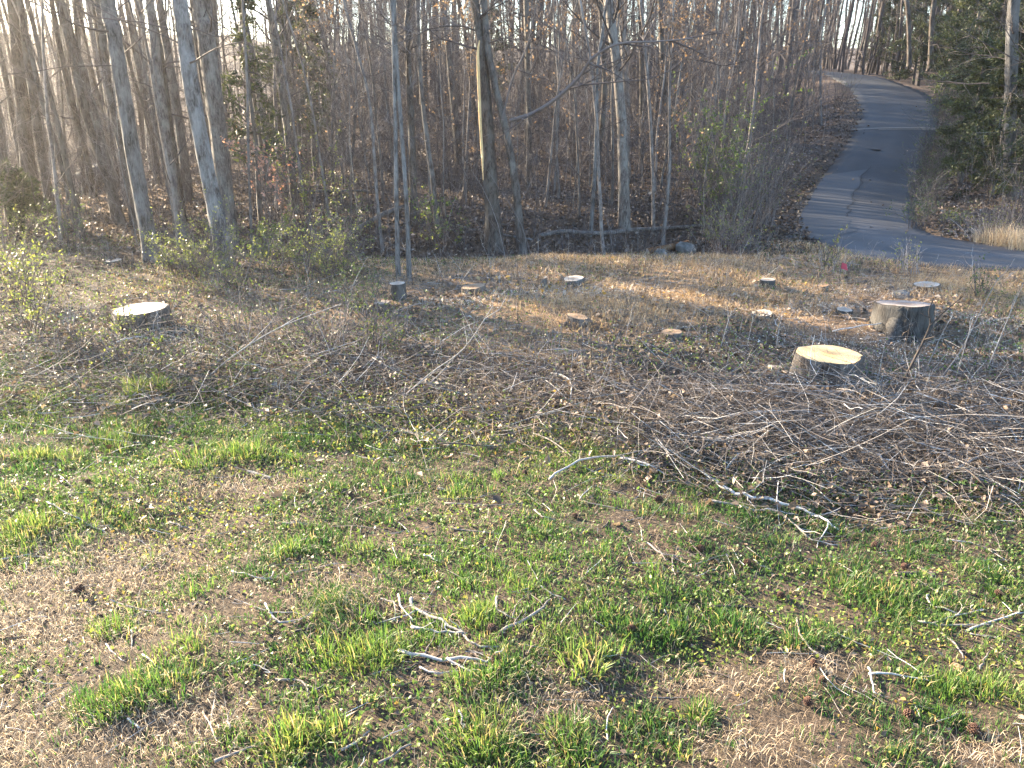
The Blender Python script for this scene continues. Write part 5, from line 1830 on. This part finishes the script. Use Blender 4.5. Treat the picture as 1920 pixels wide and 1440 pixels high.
# green blades in clumps
x, y = lawn_pts(62000)
dens = .80 + .6 * wav(x, y, 2.6, o=5) + .9 * wav(x, y, 7.5, o=12) - 1.5 * straw_mask(x, y) + .12 * sm(1, -4, x)
k = r.uniform(0, 1, len(x)) < np.clip(dens + .22, .05, .97)
x, y = x[k], y[k]
g = Geo()
nb = 9
cx, cy = np.repeat(x, nb), np.repeat(y, nb)
M = len(cx)
rad = np.repeat(r.uniform(.02, .075, len(x)), nb)
a = r.uniform(0, TAU, M)
q = np.sqrt(r.uniform(0, 1, M)) * rad
bx, by = cx + q * np.cos(a), cy + q * np.sin(a)
hh = np.repeat(r.uniform(.020, .068, len(x)) ** 1.0 * (1 + .35 * wav(x, y, 3.3, o=1)), nb) * r.uniform(.6, 1.2, M)
ti = np.repeat(np.clip(.36 + .14 * wav(x, y, 1.7, o=2) + .05 * sm(1, -4, x) + r.normal(0, .10, len(x)), .1, .72), nb) + r.normal(0, .09, M)  # blades yellower to the left: the sunlit side is put into the tint
ti = np.where(r.uniform(0, 1, M) < .05, r.uniform(.82, 1, M), ti)
blades(g, np.stack([bx, by, ground_z(bx, by) - .004], 1), np.clip(hh, .015, .14), a + r.normal(0, .8, M), np.clip(r.uniform(.1, .9, M), 0, .95), r.uniform(.0028, .0065, M), r, np.clip(ti, 0, 1))
cxs, cys = lawn_pts(900)
ok = straw_mask(cxs, cys) < .45 + .3 * r.uniform(0, 1, len(cxs))
for qx, qy in zip(cxs[ok], cys[ok]):
    rq = r.uniform(.04, .15)
    t0 = r.uniform(.15, .5)
    tuft_geo(g, qx, qy, rq, int(r.uniform(25, 60) * (.5 + rq * 8)), r.uniform(.06, .13), r, (t0, t0 + .25), w=r.uniform(.003, .006))
tag(link('grass', g.mesh('grass', M_GRASS)), 'short patchy green lawn grass', 'grass', kind='stuff')

# dry straw and dead blades
g = Geo()
x, y = lawn_pts(400000)
dens = .20 + .12 * wav(x, y, 2.9, o=8) + .85 * straw_mask(x, y)
k = r.uniform(0, 1, len(x)) < np.clip(dens, .03, 1)
x, y = x[k], y[k]
M = len(x)
blades(g, np.stack([x, y, ground_z(x, y) + r.uniform(0, .012, M)], 1), r.uniform(.03, .10, M), r.uniform(0, TAU, M), r.uniform(.75, .97, M), r.uniform(.001, .0028, M), r, np.clip(r.normal(.36, .25, M) + .40 * straw_mask(x, y), 0, 1))
tag(link('dry_grass', g.mesh('dry_grass', M_STRAW)), 'dead tan straw matted between the green grass', 'dead grass', kind='stuff')

# low broad-leaved weeds
g = Geo()
x, y = lawn_pts(165000)
dens = .66 + .5 * wav(x, y, 2.1, o=15) + .2 * wav(x, y, 7, o=3) - .9 * straw_mask(x, y) + .1 * sm(0, -4, x)
k = r.uniform(0, 1, len(x)) < np.clip(dens, .02, .9)
x, y = x[k], y[k]
M = len(x)
leaves(g, np.stack([x, y, ground_z(x, y) + r.uniform(.004, .035, M)], 1), r.uniform(.012, .034, M), r, np.clip(.55 + .22 * wav(x, y, 1.5, o=6) + r.normal(0, .15, M), 0, 1), .45, .75)
tag(link('weeds', g.mesh('weeds', M_WEED)), 'low leafy weeds spread through the lawn', 'weeds', kind='stuff')


# the rough ground of the clearing: leaves, twigs, stalks, weeds
def clear_pts(N, y0=5.2, y1=17.0, soft=.8):
    y = y0 + (y1 - y0) * r.uniform(0, 1, N) ** 1.25
    x = r.uniform(-1, 1, N) * (.67 * y + 2)
    f = lawn_far(x)
    k = r.uniform(0, 1, N) < sm(f - soft, f + .5, y) + .03
    d, _ = road_lookup(x, y)
    k &= d > .25
    return x[k], y[k]


g = Geo()
x, y = clear_pts(80000)
M = len(x)
k = r.uniform(0, 1, M) < np.clip(.6 + .6 * wav(x, y, 2.2, o=21), .15, 1)
x, y = x[k], y[k]
M = len(x)
leaves(g, np.stack([x, y, ground_z(x, y) + r.uniform(.005, .06, M)], 1), .02 + .09 * r.uniform(0, 1, M) ** 2, r, np.clip(.26 + .36 * sm(9, 11.5, y) * sm(-4, 1, x) + .15 * wav(x, y, 1.3, o=10) + r.normal(0, .2, M), 0, 1), .45, .6, .4)  # leaves darker in the brush; right clearing paler, sunlight put into the tint
pp = pile_xy(7000, r)
leaves(g, pp + np.c_[r.normal(0, .12, (7000, 2)), r.uniform(.0, .15, 7000)], .02 + .07 * r.uniform(0, 1, 7000) ** 2, r, np.clip(r.normal(.32, .2, 7000), 0, 1), .4, .6, .4)
n2 = 5000
x, y = lawn_pts(n2)
M = len(x)
leaves(g, np.stack([x, y, ground_z(x, y) + .015], 1), r.uniform(.02, .05, M), r, np.clip(r.normal(.5, .2, M), 0, 1), .6, .55, .4)
tag(link('leaf_litter', g.mesh('leaf_litter', M_LITTER)), 'brown fallen leaves over the cleared ground', 'leaves', kind='stuff')
g = Geo()
yy = 15.8 + 24 * r.uniform(0, 1, 100000) ** 1.5
xx = r.uniform(-1, 1, len(yy)) * (.68 * yy + 1)
d, _ = road_lookup(xx, yy)
k = (d > -.12 + .3 * r.uniform(0, 1, len(yy))) | (r.uniform(0, 1, len(yy)) < .006)
xx, yy = xx[k], yy[k]
M = len(xx)
leaves(g, np.stack([xx, yy, ground_z(xx, yy) + r.uniform(.0, .05, M)], 1), r.uniform(.05, .13, M), r, np.clip(.40 + .12 * wav(xx, yy, .9, o=2) + r.normal(0, .2, M), 0, .97), .5, .65, .4)
tag(link('wood_leaf_litter', g.mesh('wood_leaf_litter', M_WOODLITTER)), 'grey-brown fallen leaves covering the wood floor', 'leaves', kind='stuff')
g = Geo()
yy = r.uniform(10.0, 17.5, 130000)
xx = r.uniform(-7, 13, len(yy))
d, _ = road_lookup(xx, yy)
pm = sm(9.5, 12, yy + .6 * wav(xx, yy, .9, o=5)) * (1 - sm(15.3, 17, yy)) * (.25 + .75 * sm(-3, 2, xx)) * np.clip(.35 + .75 * wav(xx, yy, 1.1, o=3), 0, 1)
pm = np.maximum(pm, .8 * (1 - sm(.2, 1.3, d)) * (yy < 16.5))
k = (d > .05) & (r.uniform(0, 1, len(yy)) < pm)
xx, yy = xx[k], yy[k]
M = len(xx)
blades(g, np.stack([xx, yy, ground_z(xx, yy) + r.uniform(.01, .05, M)], 1), r.uniform(.06, .2, M), r.uniform(0, TAU, M), r.uniform(.8, .97, M), r.uniform(.002, .005, M), r, np.clip(r.normal(.5, .25, M), 0, 1))
tag(link('pine_straw', g.mesh('pine_straw', M_NEEDLES)), 'golden pine straw patches before the wood and along the verge', 'pine straw', kind='stuff')

# thin brush of the wood floor
g = Geo()
M = 4600
y = 16.8 + 24 * r.uniform(0, 1, M) ** 1.2
x = r.uniform(-1, 1, M) * (.68 * y)
d, _ = road_lookup(x, y)
k = (d > .8) & ~((x > 3) & (y < 18))
x, y = x[k], y[k]
M = len(x)
hgt = r.uniform(.4, 2.6, M) ** 1.0
P = walk(np.stack([x, y, ground_z(x, y) - .03], 1), np.stack([r.normal(0, .22, M), r.normal(0, .22, M), np.ones(M)], 1), hgt, 6, .10, 0, r)
tubes(g, P, (.0022 + .0022 * hgt)[:, None] * np.linspace(1, .35, 6)[None], 3, np.clip(r.normal(.5, .25, M), 0, 1))
m = r.integers(0, M, M * 7)
S, D = along(P[m], r.uniform(.25, 1, len(m)))
Q = walk(S, D + r.normal(0, .7, D.shape), hgt[m] * r.uniform(.1, .35, len(m)), 3, .2, .03, r)
ribbons(g, Q[:, 0], Q[:, 2], .0028, r, np.clip(r.normal(.6, .25, len(m)), 0, 1))
tag(link('brushwood', g.mesh('brushwood', M_TWIG)), 'thin bare brush standing on the wood floor', 'brush', kind='stuff')

# fine twigs
g = Geo()
x, y = clear_pts(13000, 5.2, 15.5, 1.0)
M = len(x)
pile = sm(.6, 2.2, x) * np.exp(-((y - 7.1) / 1.0) ** 2)
S = np.stack([x, y, ground_z(x, y) + .01 + r.uniform(0, 1, M) * (.05 + .20 * pile)], 1)
az = r.normal(0, 1.2, M) + math.pi * (r.uniform(0, 1, M) < .5)
D = np.stack([np.cos(az), np.sin(az), r.normal(0, .16, M)], 1)
P = walk(S, D, r.uniform(.10, .55, M) * (1 + pile), 4, .14, 0, r)
P[..., 2] = np.maximum(P[..., 2], ground_z(P[..., 0], P[..., 1]) + .004)
tubes(g, P, (r.uniform(.0010, .0032, M) * (1 + .5 * pile))[:, None] * np.linspace(1, .5, 4)[None], 3, np.clip(r.normal(.55, .24, M), 0, 1))
N = 5200
x = np.concatenate([pile_xy(N, r)])
S = x + np.c_[r.normal(0, .1, (N, 2)), r.uniform(.0, .22, N)]
az = r.normal(0, 1.0, N) + math.pi * (r.uniform(0, 1, N) < .5)
P = walk(S, np.stack([np.cos(az), np.sin(az), r.normal(0, .2, N)], 1), r.uniform(.2, .9, N), 4, .16, 0, r)
P[..., 2] = np.maximum(P[..., 2], ground_z(P[..., 0], P[..., 1]) + .004)
tubes(g, P, r.uniform(.0010, .0034, N)[:, None] * np.linspace(1, .45, 4)[None], 3, np.clip(r.normal(.36, .27, N), 0, 1))
x, y = lawn_pts(2600)
M = len(x)
S = np.stack([x, y, ground_z(x, y) + .012], 1)
az = r.normal(0, 1.0, M)
P = walk(S, np.stack([np.cos(az), np.sin(az), 0 * az], 1), r.uniform(.06, .30, M), 4, .16, 0, r)
P[..., 2] = ground_z(P[..., 0], P[..., 1]) + r.uniform(.006, .03, M)[:, None]
tubes(g, P, r.uniform(.0012, .0038, M)[:, None] * np.linspace(1, .5, 4)[None], 4, np.clip(r.normal(.68, .22, M), 0, 1))
tag(link('twig_litter', g.mesh('twig_litter', M_STICK)), 'tangle of fine dry twigs over the cleared ground', 'twigs', kind='stuff')

# standing dry stalks and weeds of the clearing
g = Geo()
x, y = clear_pts(6500, 6.0, 16.0)
k = r.uniform(0, 1, len(x)) < np.clip(.30 + .4 * wav(x, y, .9, o=13) + .4 * sm(2.5, -2, x) * sm(13, 9, y) + .3 * sm(12, 14.5, y), .04, 1)
x, y = x[k], y[k]
M = len(x)
S = np.stack([x, y, ground_z(x, y) - .02], 1)
P = walk(S, np.stack([r.normal(0, .3, M), r.normal(0, .3, M), np.ones(M)], 1), r.uniform(.12, .62, M), 5, .12, -.02, r)
tubes(g, P, r.uniform(.0012, .003, M)[:, None] * np.linspace(1, .4, 5)[None], 3, np.clip(r.normal(.45, .27, M), 0, 1))
m = r.integers(0, M, M * 3)
S, D = along(P[m], r.uniform(.3, 1, len(m)))
Q = walk(S, D + r.normal(0, .6, D.shape), r.uniform(.04, .2, len(m)), 3, .2, .03, r)
tubes(g, Q, .0012 * np.linspace(1, .6, 3)[None] * np.ones((len(m), 1)), 3, np.clip(r.normal(.6, .25, len(m)), 0, 1))
tag(link('dry_weeds', g.mesh('dry_weeds', M_STICK)), 'standing dry weed stalks across the clearing', 'dry weeds', kind='stuff')

g = Geo()
x, y = clear_pts(95000, 5.6, 17.2, 1.2)
k = r.uniform(0, 1, len(x)) < np.clip(.16 + .45 * wav(x, y, 1.2, o=16) + .45 * sm(2, -3, x) + .45 * np.exp(-((y - lawn_far(x) - .2) / .7) ** 2), .01, .9)
x, y = x[k], y[k]
M = len(x)
leaves(g, np.stack([x, y, ground_z(x, y) + r.uniform(.01, .14, M)], 1), r.uniform(.014, .042, M), r, np.clip(.45 + .25 * wav(x, y, .8, o=20) + r.normal(0, .18, M), 0, 1), .4, .6)
tag(link('undergrowth', g.mesh('undergrowth', M_WEED)), 'small green weeds scattered over the cleared ground', 'weeds', kind='stuff')

g = Geo()
x, y = clear_pts(60000, 6, 17)
k = r.uniform(0, 1, len(x)) < np.clip(.15 * sm(-5, 0, x) + .4 * wav(x, y, 1.0, o=7) + .3 * sm(8, 10, y) * sm(-1, 2, x) + .5 * sm(13, 15, y) * (1 - sm(16, 17, y)), .02, .9)
x, y = x[k], y[k]
M = len(x)
blades(g, np.stack([x, y, ground_z(x, y)], 1), r.uniform(.05, .22, M), r.uniform(0, TAU, M), r.uniform(.2, .97, M), r.uniform(.002, .005, M), r, np.clip(r.normal(.55, .25, M), 0, 1))
tag(link('straw_litter', g.mesh('straw_litter', M_STRAW)), 'dry grass and pine straw over the cleared ground', 'dead grass', kind='stuff')

# pale sawdust round some stumps
g = Geo()
for (u, v, sx, sy, n_) in [(1045, 552, .55, .25, 2600), (1180, 547, .3, .15, 600), (318, 622, .22, .16, 1300), (860, 566, .4, .15, 900), (1500, 580, .6, .18, 1500), (1850, 600, .7, .15, 1400), (1550, 716, .5, .12, 500), (330, 640, .2, .1, 400), (1400, 640, 1.2, .5, 1500), (1750, 660, .8, .35, 1300), (1620, 545, 1.0, .3, 1500)]:
    c = hit(u, v)
    x, y = c[0] + r.normal(0, sx, n_), c[1] + r.normal(0, sy, n_)
    leaves(g, np.stack([x, y, ground_z(x, y) + r.uniform(.004, .03, n_)], 1), r.uniform(.012, .035, n_), r, r.uniform(0, 1, n_), .6, .5)
tag(link('sawdust', g.mesh('sawdust', M_SAWDUST)), 'pale sawdust and chips strewn beside the stumps', 'sawdust', kind='stuff')

# ------------------------------------------------------------------ haze
n = NT('haze_air')
vol = n.node('VolumePrincipled')
vol.inputs['Color'].default_value = (.97, .90, .83, 1)
vol.inputs['Density'].default_value = .0007
vol.inputs['Anisotropy'].default_value = .75
n.n.remove(n.b)
n.l(vol.outputs[0], n.out.inputs['Volume'])
zs = np.array([-2.5, 32.0])
V = np.array([[x, y, z] for z in zs for x, y in ((-250, -40), (250, -40), (250, 350), (-250, 350))])
tag(link('haze', Geo().add(V, [[0, 3, 2, 1], [4, 5, 6, 7], [0, 1, 5, 4], [1, 2, 6, 5], [2, 3, 7, 6], [3, 0, 4, 7]]).mesh('haze', n.m, False)), 'thin warm evening haze', 'haze', kind='stuff')
